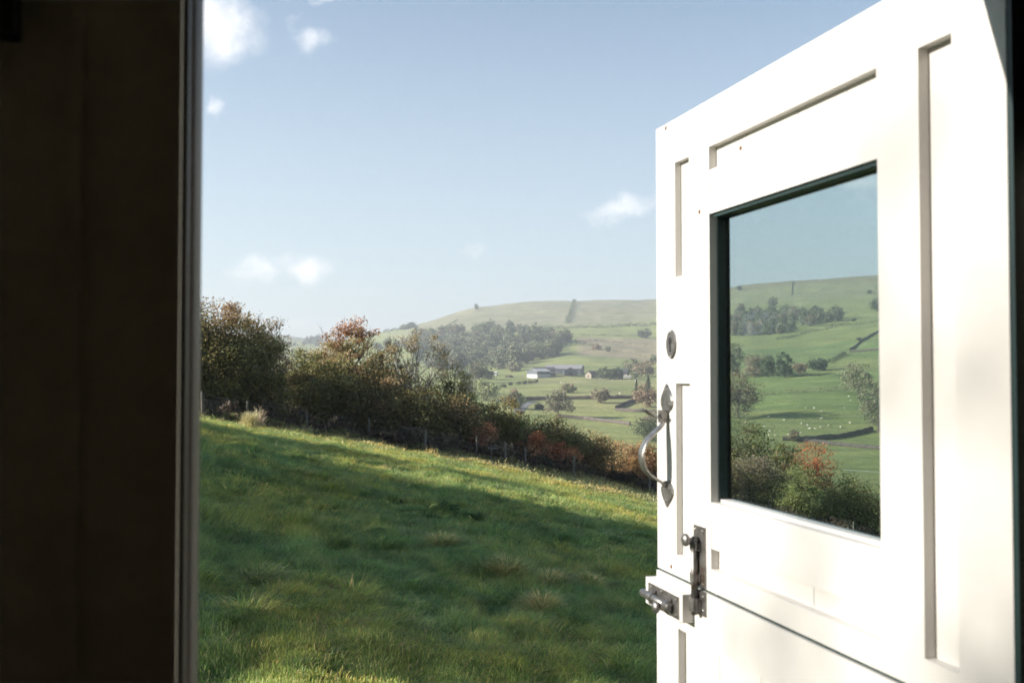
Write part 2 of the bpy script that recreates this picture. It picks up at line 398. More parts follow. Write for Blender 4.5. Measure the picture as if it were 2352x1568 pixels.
# ================================================================== SETTING: terrain sheet
def zone_colors(x, y):
    r = np.hypot(x, y); th = np.arctan2(x, y); X = 1176 + F * np.tan(np.clip(th, -1.2, 1.2))
    past = np.array([.225, .255, .105]); c = np.tile(past, (len(x), 1)).astype(np.float64)
    def put(m, col, w=1.0):
        m = (m * w)[:, None]; c[:] = c * (1 - m) + np.array(col) * m
    sm = lambda v, a, b: np.clip((v - a) / (b - a), 0, 1)
    wob = 60 * sn(x, y, 500, 1)
    # open moor on the upper slopes
    moor = sm(r + wob + .25 * np.clip(1320 - X, -200, 400), 1640, 1720) * sm(X, 860, 980)
    mixr = sm(X, 1560, 1750)
    put(moor * (1 - mixr), (.235, .235, .155)); put(moor * mixr, (.22, .235, .12))
    moor2 = sm(r + wob, 2100, 2140) * mixr; put(moor2, (.20, .19, .105))
    put(sm(np.abs(sn(x, y, 90, 2)) * moor, .8, 1.2), (.16, .16, .09), .6)
    # brown stubble field beside the wood
    br = sm(r, 1060, 1075) * sm(-r, -1445, -1430) * sm(X, 1320, 1335) * sm(-X, -1640, -1600) * sm(r + .45 * (X - 1320), 1165, 1180)
    put(br, (.27, .235, .155))
    # paler and darker pastures
    put(sm(r, 470, 480) * sm(-r, -660, -650) * sm(X, 1120, 1180) * sm(-X, -1560, -1500), (.27, .275, .13), .8)
    put(sm(r, 700, 715) * sm(-r, -860, -850) * sm(X, 1180, 1220) * sm(-X, -1560, -1500), (.28, .275, .135), .7)
    put(sm(r, 520, 540) * sm(-r, -760, -740) * sm(X, 1640, 1660), (.205, .26, .10), .9)
    put(sm(r, 860, 880) * sm(-r, -1050, -1040) * sm(X, 1640, 1660), (.18, .235, .095), .9)
    put(sm(r, 3000, 3200), (.17, .17, .12), .7)
    # near ground, then the bare strip along the far side of the roadside hedge
    near = sm(-r, -110, -90); put(near, (.045, .06, .018), 1.0); put(near * sm(np.abs(th), .55, .62), (.11, .155, .04))  # tuft-gap shade put into the dark ground colour; greener where no tufts grow
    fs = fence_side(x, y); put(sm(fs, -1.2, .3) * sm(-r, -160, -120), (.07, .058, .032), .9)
    return c
tcols = np.concatenate([np.linspace(-math.pi, -.46, 150)[:-1], np.linspace(-.46, .62, 640), np.linspace(.62, math.pi, 140)[1:]])
rrows = np.concatenate([np.exp(np.linspace(math.log(.8), math.log(110), 330)), np.exp(np.linspace(math.log(110), math.log(12000), 400))[1:]])
TT, RR = np.meshgrid(tcols, rrows); gx = RR * np.sin(TT); gy = RR * np.cos(TT)
gz = H(gx, gy)
nc_ = len(tcols); nr_ = len(rrows)
i = np.arange(nr_ - 1)[:, None] * nc_; j = np.arange(nc_ - 1)[None, :]
Fq = np.stack([i + j, i + j + 1, i + nc_ + j + 1, i + nc_ + j], -1).reshape(-1, 4)
Vt = np.stack([gx, gy, gz], -1).reshape(-1, 3)
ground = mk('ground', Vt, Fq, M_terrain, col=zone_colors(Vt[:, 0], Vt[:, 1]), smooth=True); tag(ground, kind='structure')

# ================================================================== GRASS of the near field (instanced tufts)
src = bpy.data.collections.new('grass_sources')
def tuft(seed, n, rad, h0, h1, wd, lean, pal, seg=3):
    g = np.random.default_rng(seed)
    px = g.normal(0, rad * .5, n); py = g.normal(0, rad * .5, n)
    h = g.uniform(h0, h1, n); an = g.uniform(0, 6.283, n); ld = g.normal(.3, 1.1, n)          # lean direction about local +X
    lx = np.cos(ld); ly = np.sin(ld); L = h * g.uniform(.25, 1.0, n) * lean
    wx = np.cos(an) * wd; wy = np.sin(an) * wd
    Vs = []; 
    for k in range(seg + 1):
        t = k / seg; ww_ = 1 - t ** 1.5 * .92
        cx = px + lx * L * t ** 1.7; cy_ = py + ly * L * t ** 1.7; cz = h * (t - .18 * lean * t ** 2.4) - .02
        Vs.append(np.stack([cx - wx * ww_, cy_ - wy * ww_, cz], -1)); Vs.append(np.stack([cx + wx * ww_, cy_ + wy * ww_, cz], -1))
    V = np.stack(Vs, 1).reshape(-1, 3); m = 2 * (seg + 1)
    b = np.arange(n)[:, None] * m
    Fs = np.concatenate([np.stack([b[:, 0] + 2 * k, b[:, 0] + 2 * k + 1, b[:, 0] + 2 * k + 3, b[:, 0] + 2 * k + 2], -1) for k in range(seg)])
    pal = np.array(pal); pc = pal[g.integers(0, len(pal), n)] * g.uniform(.75, 1.25, (n, 1))
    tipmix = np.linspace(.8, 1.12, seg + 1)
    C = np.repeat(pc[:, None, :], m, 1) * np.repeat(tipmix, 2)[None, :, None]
    o = mk('tuft', V, Fs, M_grass, col=C.reshape(-1, 3), link=False); src.objects.link(o); return o
GP = [(0.174, 0.318, 0.097), (0.260, 0.376, 0.095), (0.323, 0.406, 0.111), (0.199, 0.321, 0.085), (0.399, 0.433, 0.154), (0.461, 0.447, 0.222), (0.245, 0.376, 0.137)]
DRY = [(0.418, 0.363, 0.220), (0.330, 0.297, 0.165), (0.275, 0.297, 0.121)]
def gn_scatter(name, label, variants, pts, rot, scl):
    c = bpy.data.collections.new(name + '_kinds')
    for v in variants: c.objects.link(v)
    me = bpy.data.meshes.new(name); me.vertices.add(len(pts)); me.vertices.foreach_set('co', pts.astype(np.float32).ravel())
    a = me.attributes.new('rot', 'FLOAT_VECTOR', 'POINT'); a.data.foreach_set('vector', rot.astype(np.float32).ravel())
    a = me.attributes.new('scl', 'FLOAT_VECTOR', 'POINT'); a.data.foreach_set('vector', scl.astype(np.float32).ravel())
    o = bpy.data.objects.new(name, me); COL.objects.link(o)
    ng = bpy.data.node_groups.new(name, 'GeometryNodeTree')
    ng.interface.new_socket('Geometry', in_out='INPUT', socket_type='NodeSocketGeometry'); ng.interface.new_socket('Geometry', in_out='OUTPUT', socket_type='NodeSocketGeometry')
    gi = ng.nodes.new('NodeGroupInput'); go = ng.nodes.new('NodeGroupOutput')
    ci = ng.nodes.new('GeometryNodeCollectionInfo'); ci.inputs[0].default_value = c; ci.inputs['Separate Children'].default_value = True; ci.inputs['Reset Children'].default_value = True
    ip = ng.nodes.new('GeometryNodeInstanceOnPoints'); ip.inputs['Pick Instance'].default_value = True
    m2p = ng.nodes.new('GeometryNodeMeshToPoints')
    r_ = ng.nodes.new('GeometryNodeInputNamedAttribute'); r_.data_type = 'FLOAT_VECTOR'; r_.inputs[0].default_value = 'rot'
    s_ = ng.nodes.new('GeometryNodeInputNamedAttribute'); s_.data_type = 'FLOAT_VECTOR'; s_.inputs[0].default_value = 'scl'
    ng.links.new(gi.outputs[0], m2p.inputs[0]); ng.links.new(m2p.outputs[0], ip.inputs['Points']); ng.links.new(ci.outputs[0], ip.inputs['Instance'])
    ng.links.new(r_.outputs[0], ip.inputs['Rotation']); ng.links.new(s_.outputs[0], ip.inputs['Scale']); ng.links.new(ip.outputs[0], go.inputs[0])
    md = o.modifiers.new('scatter', 'NODES'); md.node_group = ng
    tag(o, label, 'grass', kind='stuff'); return o
def wedge(n, r0, r1, u0, u1, g):
    r = np.sqrt(g.uniform(r0 * r0, r1 * r1, n)); u = g.uniform(u0, u1, n); th = np.arctan(u)
    return r * np.sin(th), r * np.cos(th)
def field_ok(x, y): return fence_side(x, y) < 1.0
def scatter_grass(name, label, vs, n, r0, r1, u0, u1, seed, s0, hscale, feather=0):
    g = np.random.default_rng(seed); x, y = wedge(n, r0, r1, u0, u1, g)
    k = field_ok(x, y); x, y = x[k], y[k]; n = len(x)
    z = H(x, y)
    hn = np.clip(1 + .42 * sn(x, y, 2.3, 1) + .48 * sn(x, y, .8, 2) + .3 * sn(x, y, 7, 3), .25, 2.4)
    heading = -.3 + 1.3 * sn(x, y, 4, 2) + g.normal(0, .8, n); hn = hn * np.clip((np.hypot(x, y) - 7.5) / 3.5, .5, 1) if r0 > 5 else np.clip(hn, .7, 1.4)
    tilt = np.clip(.05 + .42 * sn(x, y, 1.9, 3), 0, .8) * np.clip((np.hypot(x, y) - 8.6) / 2.5, .05, 1)
    rot = np.stack([g.normal(0, .08, n), tilt, heading], -1)
    s = s0 * g.uniform(.8, 1.25, n); scl = np.stack([s, s, s * hn * hscale], -1)
    return gn_scatter(name, label, vs, np.stack([x, y, z], -1), rot, scl)
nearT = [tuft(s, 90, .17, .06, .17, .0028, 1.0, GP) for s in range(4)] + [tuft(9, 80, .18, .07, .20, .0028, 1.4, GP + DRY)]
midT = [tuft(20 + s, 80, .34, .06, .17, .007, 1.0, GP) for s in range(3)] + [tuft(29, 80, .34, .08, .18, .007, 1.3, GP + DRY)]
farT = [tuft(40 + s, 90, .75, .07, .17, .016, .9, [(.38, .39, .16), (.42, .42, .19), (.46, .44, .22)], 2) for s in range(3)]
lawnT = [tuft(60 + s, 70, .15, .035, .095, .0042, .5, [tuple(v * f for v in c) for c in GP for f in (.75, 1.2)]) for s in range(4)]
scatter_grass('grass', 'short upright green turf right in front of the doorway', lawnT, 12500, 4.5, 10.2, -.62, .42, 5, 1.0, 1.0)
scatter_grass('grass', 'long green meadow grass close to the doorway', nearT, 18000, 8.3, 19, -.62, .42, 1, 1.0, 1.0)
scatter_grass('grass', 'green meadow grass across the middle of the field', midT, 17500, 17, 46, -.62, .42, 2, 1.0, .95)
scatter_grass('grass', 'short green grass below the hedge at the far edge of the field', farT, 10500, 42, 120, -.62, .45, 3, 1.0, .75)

def lump(seed, n, rad, h, wd, pal):
    g = np.random.default_rng(seed); px = g.normal(0, rad * .28, n); py = g.normal(0, rad * .28, n); hh = h * g.uniform(.5, 1.15, n)
    a = np.arctan2(py, px) + g.normal(0, .7, n); L = rad * g.uniform(.3, 1.15, n); an = g.uniform(0, 6.28, n); seg = 4; Vs = []
    for k in range(seg + 1):
        t = k / seg; w_ = wd * (1 - .9 * t ** 1.4); cx = px + np.cos(a) * L * t ** 1.5; cy_ = py + np.sin(a) * L * t ** 1.5; cz = hh * (t * 1.35 - .8 * t ** 2.3) - .03
        Vs.append(np.stack([cx - np.cos(an) * w_, cy_ - np.sin(an) * w_, cz], -1)); Vs.append(np.stack([cx + np.cos(an) * w_, cy_ + np.sin(an) * w_, cz], -1))
    V = np.stack(Vs, 1).reshape(-1, 3); m = 2 * (seg + 1); b = np.arange(n)[:, None] * m
    Fs = np.concatenate([np.stack([b[:, 0] + 2 * k, b[:, 0] + 2 * k + 1, b[:, 0] + 2 * k + 3, b[:, 0] + 2 * k + 2], -1) for k in range(seg)])
    pal = np.array(pal); c = pal[g.integers(0, len(pal), n)] * g.uniform(.6, 1.3, (n, 1)); o = mk('tuft', V, Fs, M_grass, col=np.repeat(c, m, 0), link=False); src.objects.link(o); return o
lumps = [lump(80 + k, 260, .30, .26, .005, GP[:3] + [(.10, .19, .06)] + (DRY[1:] if k == 2 else [])) for k in range(4)]
scatter_grass('grass', 'rank drooping grass tufts scattered through the shaded field', lumps, 1900, 9.6, 30, -.62, .42, 6, 1.0, 1.0)
# ================================================================== HUT (walls round the camera) and its doorway
P0 = Vector((.48726, .97409, 0)); RZ = math.atan2(.9636, -.267)     # local x = outwards, local y = to the left along the wall
hut = empty('hut', (P0.x, P0.y, -2.3), RZ)
tag(hut, 'dark unlit timber hut whose doorway looks out over the field', 'hut')
def hb(name, boxes, mat, parent=hut, bevel=0):
    bm = bmesh.new()
    for a, b in boxes: box(bm, (a[0], a[1], a[2] + 2.3), (b[0], b[1], b[2] + 2.3))
    return from_bm(name, bm, mat, parent, bevel=bevel)
ZT, ZB, HEAD = .80, -1.5, .4372
hb('front_wall', [((-.035, .7707, ZB), (-.002, 2.1, ZT)), ((-.030, -2.0, ZB), (-.008, -.047, ZT)), ((-.035, -.0465, .45), (-.002, .770, ZT)),
                  ((.0, .80, -2.05), (.048, 2.1, ZT)), ((.0, -2.0, -2.05), (.048, -.055, ZT))], M_inside)
hb('side_wall', [((-4.1, 2.1, -2.05), (.048, 2.16, ZT))], M_room); hb('side_wall', [((-4.1, -2.06, -2.05), (.048, -2.0, ZT))], M_room)
hb('back_wall', [((-4.16, -2.06, -2.05), (-4.1, 2.16, ZT))], M_room)
hb('floor', [((-4.1, -2.0, -1.56), (.04, 2.1, -1.5))], M_floor)
hb('ceiling', [((-4.16, -2.06, ZT), (.048, 2.16, ZT + .05))], M_room)
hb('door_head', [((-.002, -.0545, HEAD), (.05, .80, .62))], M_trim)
hb('inner_panel_batten', [((-.040, .838, ZB), (-.035, .847, ZT))], M_inside, bevel=.002)
# left jamb built up of thin strips stepping towards the opening
jamb = empty('door_jamb', (0, 0, 0), 0, hut)
def prism(name, poly, mat, z0=ZB, z1=HEAD, parent=None):
    bm = bmesh.new(); lo = [bm.verts.new((p[0], p[1], z0 + 2.3)) for p in poly]; hi = [bm.verts.new((p[0], p[1], z1 + 2.3)) for p in poly]
    n = len(poly); bm.faces.new(lo[::-1]); bm.faces.new(hi)
    for a in range(n): bm.faces.new((lo[a], lo[(a + 1) % n], hi[(a + 1) % n], hi[a]))
    return from_bm(name, bm, mat, parent)
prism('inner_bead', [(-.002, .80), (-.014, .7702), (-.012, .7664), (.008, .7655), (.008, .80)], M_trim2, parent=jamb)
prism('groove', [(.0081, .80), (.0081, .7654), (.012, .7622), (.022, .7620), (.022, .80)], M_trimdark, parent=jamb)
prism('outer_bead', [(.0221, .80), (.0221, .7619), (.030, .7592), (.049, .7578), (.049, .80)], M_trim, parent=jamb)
hb('door_post', [((-.007, -2.0, ZB), (-.0015, -.0008, HEAD))], M_green)
hb('door_post', [((-.0014, -.0545, ZB), (.0, -.0008, HEAD)), ((.0, -.0545, ZB), (.048, -.0475, HEAD))], M_green)
roof = bmesh.new()
for sgn in (1,):
    pts = [(-2.35, .75), (-1.2, .98), (.05, 1.08), (1.3, .98), (2.45, .75)]
    for (a, za), (b, zb) in zip(pts, pts[1:]):
        q = [roof.verts.new(p) for p in ((-4.3, a, za + 2.38), (.045, a, za + 2.38), (.045, b, zb + 2.38), (-4.3, b, zb + 2.38), (-4.3, a, za + 2.42), (.045, a, za + 2.42), (.045, b, zb + 2.42), (-4.3, b, zb + 2.42))]
        for f in ((0, 3, 2, 1), (4, 5, 6, 7), (0, 1, 5, 4), (2, 3, 7, 6), (1, 2, 6, 5), (3, 0, 4, 7)): roof.faces.new([q[k] for k in f])
bmesh.ops.remove_doubles(roof, verts=roof.verts, dist=.001)
from_bm('roof', roof, M_green, hut)
# black iron bracket high on the inner wall
br = bmesh.new()
wx = empty('wall_bracket', (P0.x, P0.y, 0), RZ)
tag(wx, 'black iron bracket fixed high on the dark inner wall', 'bracket')
box(br, (-.060, .8795, .2335), (-.0365, .98, .52)); from_bm('bracket_plate', br, M_black, wx, bevel=.004)
for zz in (.30, .47):
    b2 = bmesh.new(); cyl(b2, (-.060, .93, zz), (-.066, .93, zz), .009, .006); from_bm('screw_head', b2, M_black, wx)

# ================================================================== STABLE DOOR: two leaves
def leaf(name, z0, label):
    o = empty(name, (P0.x, P0.y, z0), RZ); tag(o, label, 'door'); return o
UB, UT = -.3520, .4338
up = leaf('upper_door_leaf', UB, 'upper half of the white stable door with its glazed window and curved iron handle')
lo = leaf('lower_door_leaf', -1.49, 'plain lower half of the white stable door below the diagonal gap')
def db(name, boxes, mat, par, bevel=.0012, seg=2):
    zo = par.location.z if par in (up, lo) else par.parent.location.z
    bm = bmesh.new()
    for a, b in boxes: box(bm, (a[0], a[1], a[2] - zo), (b[0], b[1], b[2] - zo))
    return from_bm(name, bm, mat, par, bevel=bevel, seg=seg)
T = .0345; G = .0004
db('stile', [((.7692, -T, UB), (.848, 0, UT))], M_white, up, .003, 3)
db('stile', [((.6405, -T, -.3162), (.713, 0, .358))], M_white, up)
db('stile', [((.1312, -T, -.3162), (.206, -.0003, .358))], M_white, up)
db('stile', [((.0, -T, -.3162), (.0768, 0, .358))], M_white, up)
db('top_rail', [((.0, -T, .3581), (.7688, -.0003, UT))], M_white, up, .0015)
db('bottom_rail', [((.0, -T, UB), (.7688, -.0003, -.3163))], M_white, up, .0015)
db('lock_rail', [((.7131, -T, -.023), (.7691, -.0002, .1595))], M_white, up, .0008)
db('rail_block', [((.7131, -T, .3605), (.7691, -.0004, .3580 + .003))], M_white, up, 0)
db('panel', [((.713, -.034, .1594), (.7693, -.0122, .3606))], M_white, up, 0)
db('panel', [((.713, -.034, -.3164), (.7693, -.0122, -.0229))], M_white, up, 0)
# tongue and groove panel boards above and below the window, with hairline joints
def boards(z0, z1, edges, yf=-.014):
    db('panel', [((a + .0006, -.034, z0), (b - .0006, yf, z1)) for a, b in zip(edges, edges[1:])], M_white, up, .0006)
boards(.3195, .3585, [.2055, .285, .398, .555, .6408]); boards(-.3166, -.2835, [.2055, .37, .6408])
db('panel', [((.0765, -.034, -.3166), (.1315, -.0145, .3585))], M_white, up, 0)
db('window_rail', [((.2062, -T, .2500), (.6403, -.0012, .3205))], M_white, up, .002)
db('window_rail', [((.2062, -T, -.2840), (.6403, -.0012, -.2105))], M_white, up, .002)
wg = db('window_bead', [((.6376, -T - .0006, -.2104), (.6404, -.0135, .2499)), ((.2061, -T - .0006, -.2104), (.2115, -.0135, .2499)), ((.2116, -T - .0006, .2440), (.6375, -.006, .2499))], M_green, up, .0008)
db('window_sill', [((.2116, -T - .0006, -.2104), (.6375, -.016, -.2060))], M_white, up, .001)  # white paint here stands in for sun glare on a green sill
db('seal', [((.6367, -.0335, -.2059), (.6375, -.0285, .2439)), ((.2116, -.0335, -.2059), (.2127, -.0285, .2439)), ((.2128, -.0335, .2428), (.6366, -.0285, .2439))], M_seal, up, 0)
db('window_pane', [((.2128, -.0330, -.2059), (.6366, -.0290, .2427))], M_glass, up, 0)
# small rusty nail heads in the paint
for (t, z) in ((.805, .4265), (.6745, .2583), (.5615, .3395), (.7905, -.3405)):
    bm = bmesh.new(); y = -.0142 if t == .5615 else -.0002
    cyl(bm, (t, y - .001, z - UB), (t, y + .0009, z - UB), .0046, .0038, 10); tag(from_bm('nail_head', bm, M_rust, up), 'rusty nail head')
# keyhole plate
def ob(name, par, mat, fn, smooth=False, bevel=0):
    bm = bmesh.new(); fn(bm); o = from_bm(name, bm, mat, par, smooth=smooth, bevel=bevel); return o
def oval(bm, t, z, rt, rz, y0, y1, n=32, taper=.86):
    a = [bm.verts.new((t + rt * math.cos(k * 6.28318 / n), y0, z + rz * math.sin(k * 6.28318 / n))) for k in range(n)]
    b = [bm.verts.new((t + rt * taper * math.cos(k * 6.28318 / n), y1, z + rz * (1 - (1 - taper) * rt / rz) * math.sin(k * 6.28318 / n))) for k in range(n)]
    bm.faces.new(a); bm.faces.new(b[::-1])
    for k in range(n): bm.faces.new((a[k], b[k], b[(k + 1) % n], a[(k + 1) % n]))
es = ob('keyhole_plate', up, M_iron, lambda b: oval(b, .7846, .0440 - UB, .0205, .0262, -.0003, .0032))
def kh(b):
    cyl(b, (.7846, .003, .0500 - UB), (.7846, .0037, .0500 - UB), .0065, n=16)
    box(b, (.7812, .003, .031 - UB), (.7880, .0037, .0500 - UB))
ob('keyhole', es, M_black, kh)
for z in (.0655, .0225): ob('screw_head', es, M_steel, lambda b: ball(b, (.7846, .003, z - UB), .0023, sy=.5, n=6))
# handle: two heart shaped plates, strap grip, thumb latch
hd = empty('door_handle', (.8034, 0, -.13 - UB), 0, up)
def heart(bm, t, ztip, zflat, wd):
    """spade-shaped plate, pointed at ztip"""
    n = 14; L = zflat - ztip; pts = []
    prof = [(0, 0), (.10, .22), (.25, .52), (.42, .84), (.58, 1.0), (.74, .98), (.88, .76), (.96, .45), (1.0, .28)]
    pts = [(t + wd * w_, ztip + L * s_) for s_, w_ in prof] + [(t - wd * w_, ztip + L * s_) for s_, w_ in prof[:0:-1]]
    a = [bm.verts.new((p[0], .0, p[1])) for p in pts]; b = [bm.verts.new((t + (p[0] - t) * .86, .0035, p[1] + (zflat - p[1]) * .03)) for p in pts]
    bm.faces.new(a); bm.faces.new(b[::-1])
    for k in range(len(pts)): bm.faces.new((a[k], b[k], b[(k + 1) % len(pts)], a[(k + 1) % len(pts)]))
OFFZ = .13
ob('handle_plate', hd, M_steel, lambda b: heart(b, 0, -.0237 + OFFZ, -.0745 + OFFZ, .0265))
ob('handle_plate', hd, M_steel, lambda b: heart(b, 0, -.2410 + OFFZ, -.1940 + OFFZ, .0265))
for (t, z) in ((0, -.036), (-.016, -.060), (.016, -.060), (0, -.228), (-.016, -.205), (.016, -.205)): ob('rivet', hd, M_iron, lambda b: ball(b, (t, .0035, z + OFFZ), .0023, n=6), True)
def strap(bm, pts, wfun, th):
    """flat bar following pts in the y-z plane"""
    rows = []
    n = len(pts)
    for k, (y, z) in enumerate(pts):
        y0, z0 = pts[max(k - 1, 0)]; y1, z1 = pts[min(k + 1, n - 1)]
        ty, tz = y1 - y0, z1 - z0; l = math.hypot(ty, tz); ny_, nz_ = -tz / l, ty / l
        wd = wfun(k / (n - 1)) / 2; h = th / 2; ring = []
        for (a, c) in ((-1, -.5), (-.8, -1), (.8, -1), (1, -.5), (1, .5), (.8, 1), (-.8, 1), (-1, .5)):
            ring.append(bm.verts.new((a * wd, y + ny_ * h * c, z + nz_ * h * c)))
        rows.append(ring)
    for r0, r1 in zip(rows, rows[1:]):
        for k in range(8): bm.faces.new((r0[k], r0[(k + 1) % 8], r1[(k + 1) % 8], r1[k]))
    bm.faces.new(rows[0][::-1]); bm.faces.new(rows[-1])
def smoothpath(ctrl, m=40):
    c = np.array(ctrl, float); d = np.r_[0, np.cumsum(np.linalg.norm(np.diff(c, axis=0), axis=1))]
    t = np.linspace(0, d[-1], m); P = np.stack([np.interp(t, d, c[:, k]) for k in range(2)], 1)
    for _ in range(14): P[1:-1] = .25 * P[:-2] + .5 * P[1:-1] + .25 * P[2:]
    return [tuple(p) for p in P]
gp = smoothpath([(.004, -.072), (.007, -.085), (.008, -.096), (.024, -.108), (.042, -.124), (.051, -.145), (.050, -.160), (.042, -.178), (.026, -.189), (.008, -.197), (.004, -.204)], 60)
ob('grip', hd, M_steel, lambda b: strap(b, [(y, z + OFFZ) for y, z in gp], lambda s: .011 + .012 * math.sin(math.pi * s) ** 1.3, .0045), True)
def latch(b):
    box(b, (-.0055, .003, -.092 + OFFZ), (.0055, .016, -.070 + OFFZ))
    cyl(b, (-.008, .010, -.080 + OFFZ), (.008, .010, -.080 + OFFZ), .0055, n=12)
ob('latch_boss', hd, M_iron, latch, bevel=.001)
ob('thumb_latch', hd, M_iron, lambda b: strap(b, [(y, z + OFFZ) for y, z in smoothpath([(.006, -.086), (.018, -.084), (.030, -.079), (.046, -.068)], 16)], lambda s: .009 + .012 * s, .003), True)
# vertical bolt
vbz = -.303
vb = empty('vertical_bolt', (.677, 0, vbz - UB), 0, up); vb['label'] = 'dark iron bolt standing upright across the gap'
zz_ = lambda z: z - vbz
def vplate(b): box(b, (-.0200, -.0004, zz_(-.3505)), (.0200, .0030, zz_(-.2535)))
ob('bolt_plate', vb, M_iron, vplate, bevel=.0008)
ob('bolt_rod', vb, M_iron, lambda b: (cyl(b, (.004, .0095, zz_(-.2740)), (.004, .0095, zz_(-.3960)), .0058, n=18), cyl(b, (.004, .0095, zz_(-.2740)), (.004, .0095, zz_(-.2700)), .0058, .0035, n=18)), True)
def collar(b, t, z, h, r=.0083):
    cyl(b, (t, .0088, z - h), (t, .0088, z + h), r, n=18); box(b, (t - .0125, .001, z - h), (t + .0125, .006, z + h))
ob('bolt_collar', vb, M_iron, lambda b: collar(b, .004, zz_(-.2865), .0065), bevel=.0005); ob('bolt_collar', vb, M_iron, lambda b: collar(b, .004, zz_(-.3360), .0065), bevel=.0005)
ob('bolt_knob', vb, M_iron, lambda b: (cyl(b, (.004, .012, zz_(-.2755)), (.004, .021, zz_(-.2755)), .0034, .0044), ball(b, (.004, .0245, zz_(-.2755)), .0108, sy=.6, n=14)), True)
for (t, z) in ((-.0135, -.260), (.0135, -.260), (-.0135, -.345), (.0135, -.345)): ob('screw_head', vb, M_steel, lambda b: ball(b, (t, .003, zz_(z)), .0026, sy=.6, n=6), True)

# ---- lower leaf
LZ = -1.49; LT = -.3575
db('stile', [((.7640, -T, LZ), (.853, .0, LT))], M_white, lo, .002)
db('stile', [((.0, -T, LZ), (.120, .0, LT))], M_white, lo, .0015)
db('top_rail', [((.1201, -T, -.4400), (.7639, -.0003, LT))], M_white, lo, .0015)
db('bottom_rail', [((.1201, -T, LZ), (.7639, -.0003, LZ + .14))], M_white, lo, .0015)
db('panel', [((a + .0006, -.034, LZ + .1401), (b - .0006, -.014, -.4401)) for a, b in zip([.1201, .25, .38, .51, .64], [.25, .38, .51, .64, .7639])], M_white, lo, .001)
def kblock(b): box(b, (.7030, .0005, -.4150 - LZ), (.8540, .0205, -.3690 - LZ))
db('weather_strip', [((.001, -T + .002, LT + .0002), (.850, -.0045, UB - .0006))], M_green, lo, 0)
blk = ob('bolt_block', lo, M_white, kblock, bevel=.0035)
kb = empty('lock_bolt', (.795, .0205, -.394 - LZ), 0, lo); kb['label'] = 'dark iron bolt lying level on the white block'
ob('bolt_plate', kb, M_iron, lambda b: box(b, (-.080, -.0003, -.0185), (.0430, .0028, .0185)), bevel=.0008)
ob('bolt_rod', kb, M_iron, lambda b: cyl(b, (-.064, .0095, -.001), (.0510, .0095, -.001), .0070, n=18), True)
def hcol(b, t):
    cyl(b, (t - .007, .009, -.001), (t + .007, .009, -.001), .0088, n=18); box(b, (t - .007, .001, -.0135), (t + .007, .006, .0115))
ob('bolt_collar', kb, M_iron, lambda b: hcol(b, .012), bevel=.0005); ob('bolt_collar', kb, M_iron, lambda b: hcol(b, -.052), bevel=.0005)
ob('bolt_knob', kb, M_iron, lambda b: (cyl(b, (-.034, .012, -.001), (-.034, .019, -.005), .0036), ball(b, (-.034, .0215, -.007), .0105, sy=.62, n=14)), True)
for (t, z) in ((-.073, -.0125), (-.073, .0125), (.030, .0130), (.030, -.0130), (-.015, .0140)): ob('screw_head', kb, M_steel, lambda b: ball(b, (t, .003, z), .0024, sy=.6, n=6), True)
# keeper of the vertical bolt, on the top rail of the lower leaf
kz = -.379
kp = empty('bolt_keeper', (.677, 0, kz - LZ), 0, lo)
ob('keeper_plate', kp, M_iron, lambda b: box(b, (-.0200, -.0004, -.0170), (.0180, .0028, .0215)), bevel=.0008)
ob('keeper_collar', kp, M_iron, lambda b: collar(b, .004, -.001, .0105, .0095), bevel=.0005)
for z in (-.008, .014): ob('screw_head', kp, M_steel, lambda b: ball(b, (-.014, .003, z), .0028, sy=.6, n=6), True)
# ================================================================== PLANT BUILDERS
def cards(P, size, g, stretch=1.25, up=.0):
    n = len(P)
    a = g.normal(size=(n, 3)); a /= np.linalg.norm(a, axis=1)[:, None]
    b = g.normal(size=(n, 3)); b[:, 2] += up; b -= (b * a).sum(1)[:, None] * a; b /= np.linalg.norm(b, axis=1)[:, None] + 1e-9
    s = (size * g.uniform(.55, 1.3, n))[:, None]
    A = a * s * .5; B = b * s * .5 * stretch
    V = np.stack([P - A * .9, P - B, P + A * .9, P + B], 1).reshape(-1, 3)
    return V, np.arange(4 * n).reshape(-1, 4)
def crown_points(blobs, n, clumps, g, sigma, surf=.45):
    wts = np.array([b[6] if len(b) > 6 else b[3] * b[4] * b[5] for b in blobs], float) ** .8; wts /= wts.sum()
    bi = g.choice(len(blobs), clumps, p=wts); B = np.array([b[:6] for b in blobs])[bi]
    d = g.normal(size=(clumps, 3)); d /= np.linalg.norm(d, axis=1)[:, None]
    rad = g.uniform(.15, 1, clumps) ** surf
    lump = 1 + .16 * np.sin(d[:, 0] * 5 + B[:, 0]) + .13 * np.sin(d[:, 2] * 6 + 2 + B[:, 1]) + g.normal(0, .06, clumps)
    C = B[:, :3] + d * B[:, 3:6] * np.minimum(rad * lump, .9 + .1 * rad)[:, None]
    ci = g.integers(0, clumps, n); sg = sigma * g.uniform(.5, 1.5, clumps)
    P = C[ci] + np.clip(g.normal(size=(n, 3)), -1.7, 1.7) * (sg[ci])[:, None] * np.array([1, 1, .7])
    return P, ci, C
def leaf_colors(P, ci, pal, palTop, topz, g, nclump):
    pal = np.array(pal); cc = pal[g.integers(0, len(pal), nclump)] * g.uniform(.75, 1.25, (nclump, 1))
    c = cc[ci] * .6 + pal[g.integers(0, len(pal), len(P))] * .4
    if palTop is not None:
        pt = np.array(palTop); t = np.clip((P[:, 2] - topz) / (abs(topz) * .28 + .3) + g.normal(0, .25, len(P)), 0, 1)[:, None]
        c = c * (1 - t) + pt[g.integers(0, len(pt), len(P))] * t
    return c * g.uniform(.75, 1.25, (len(P), 1))
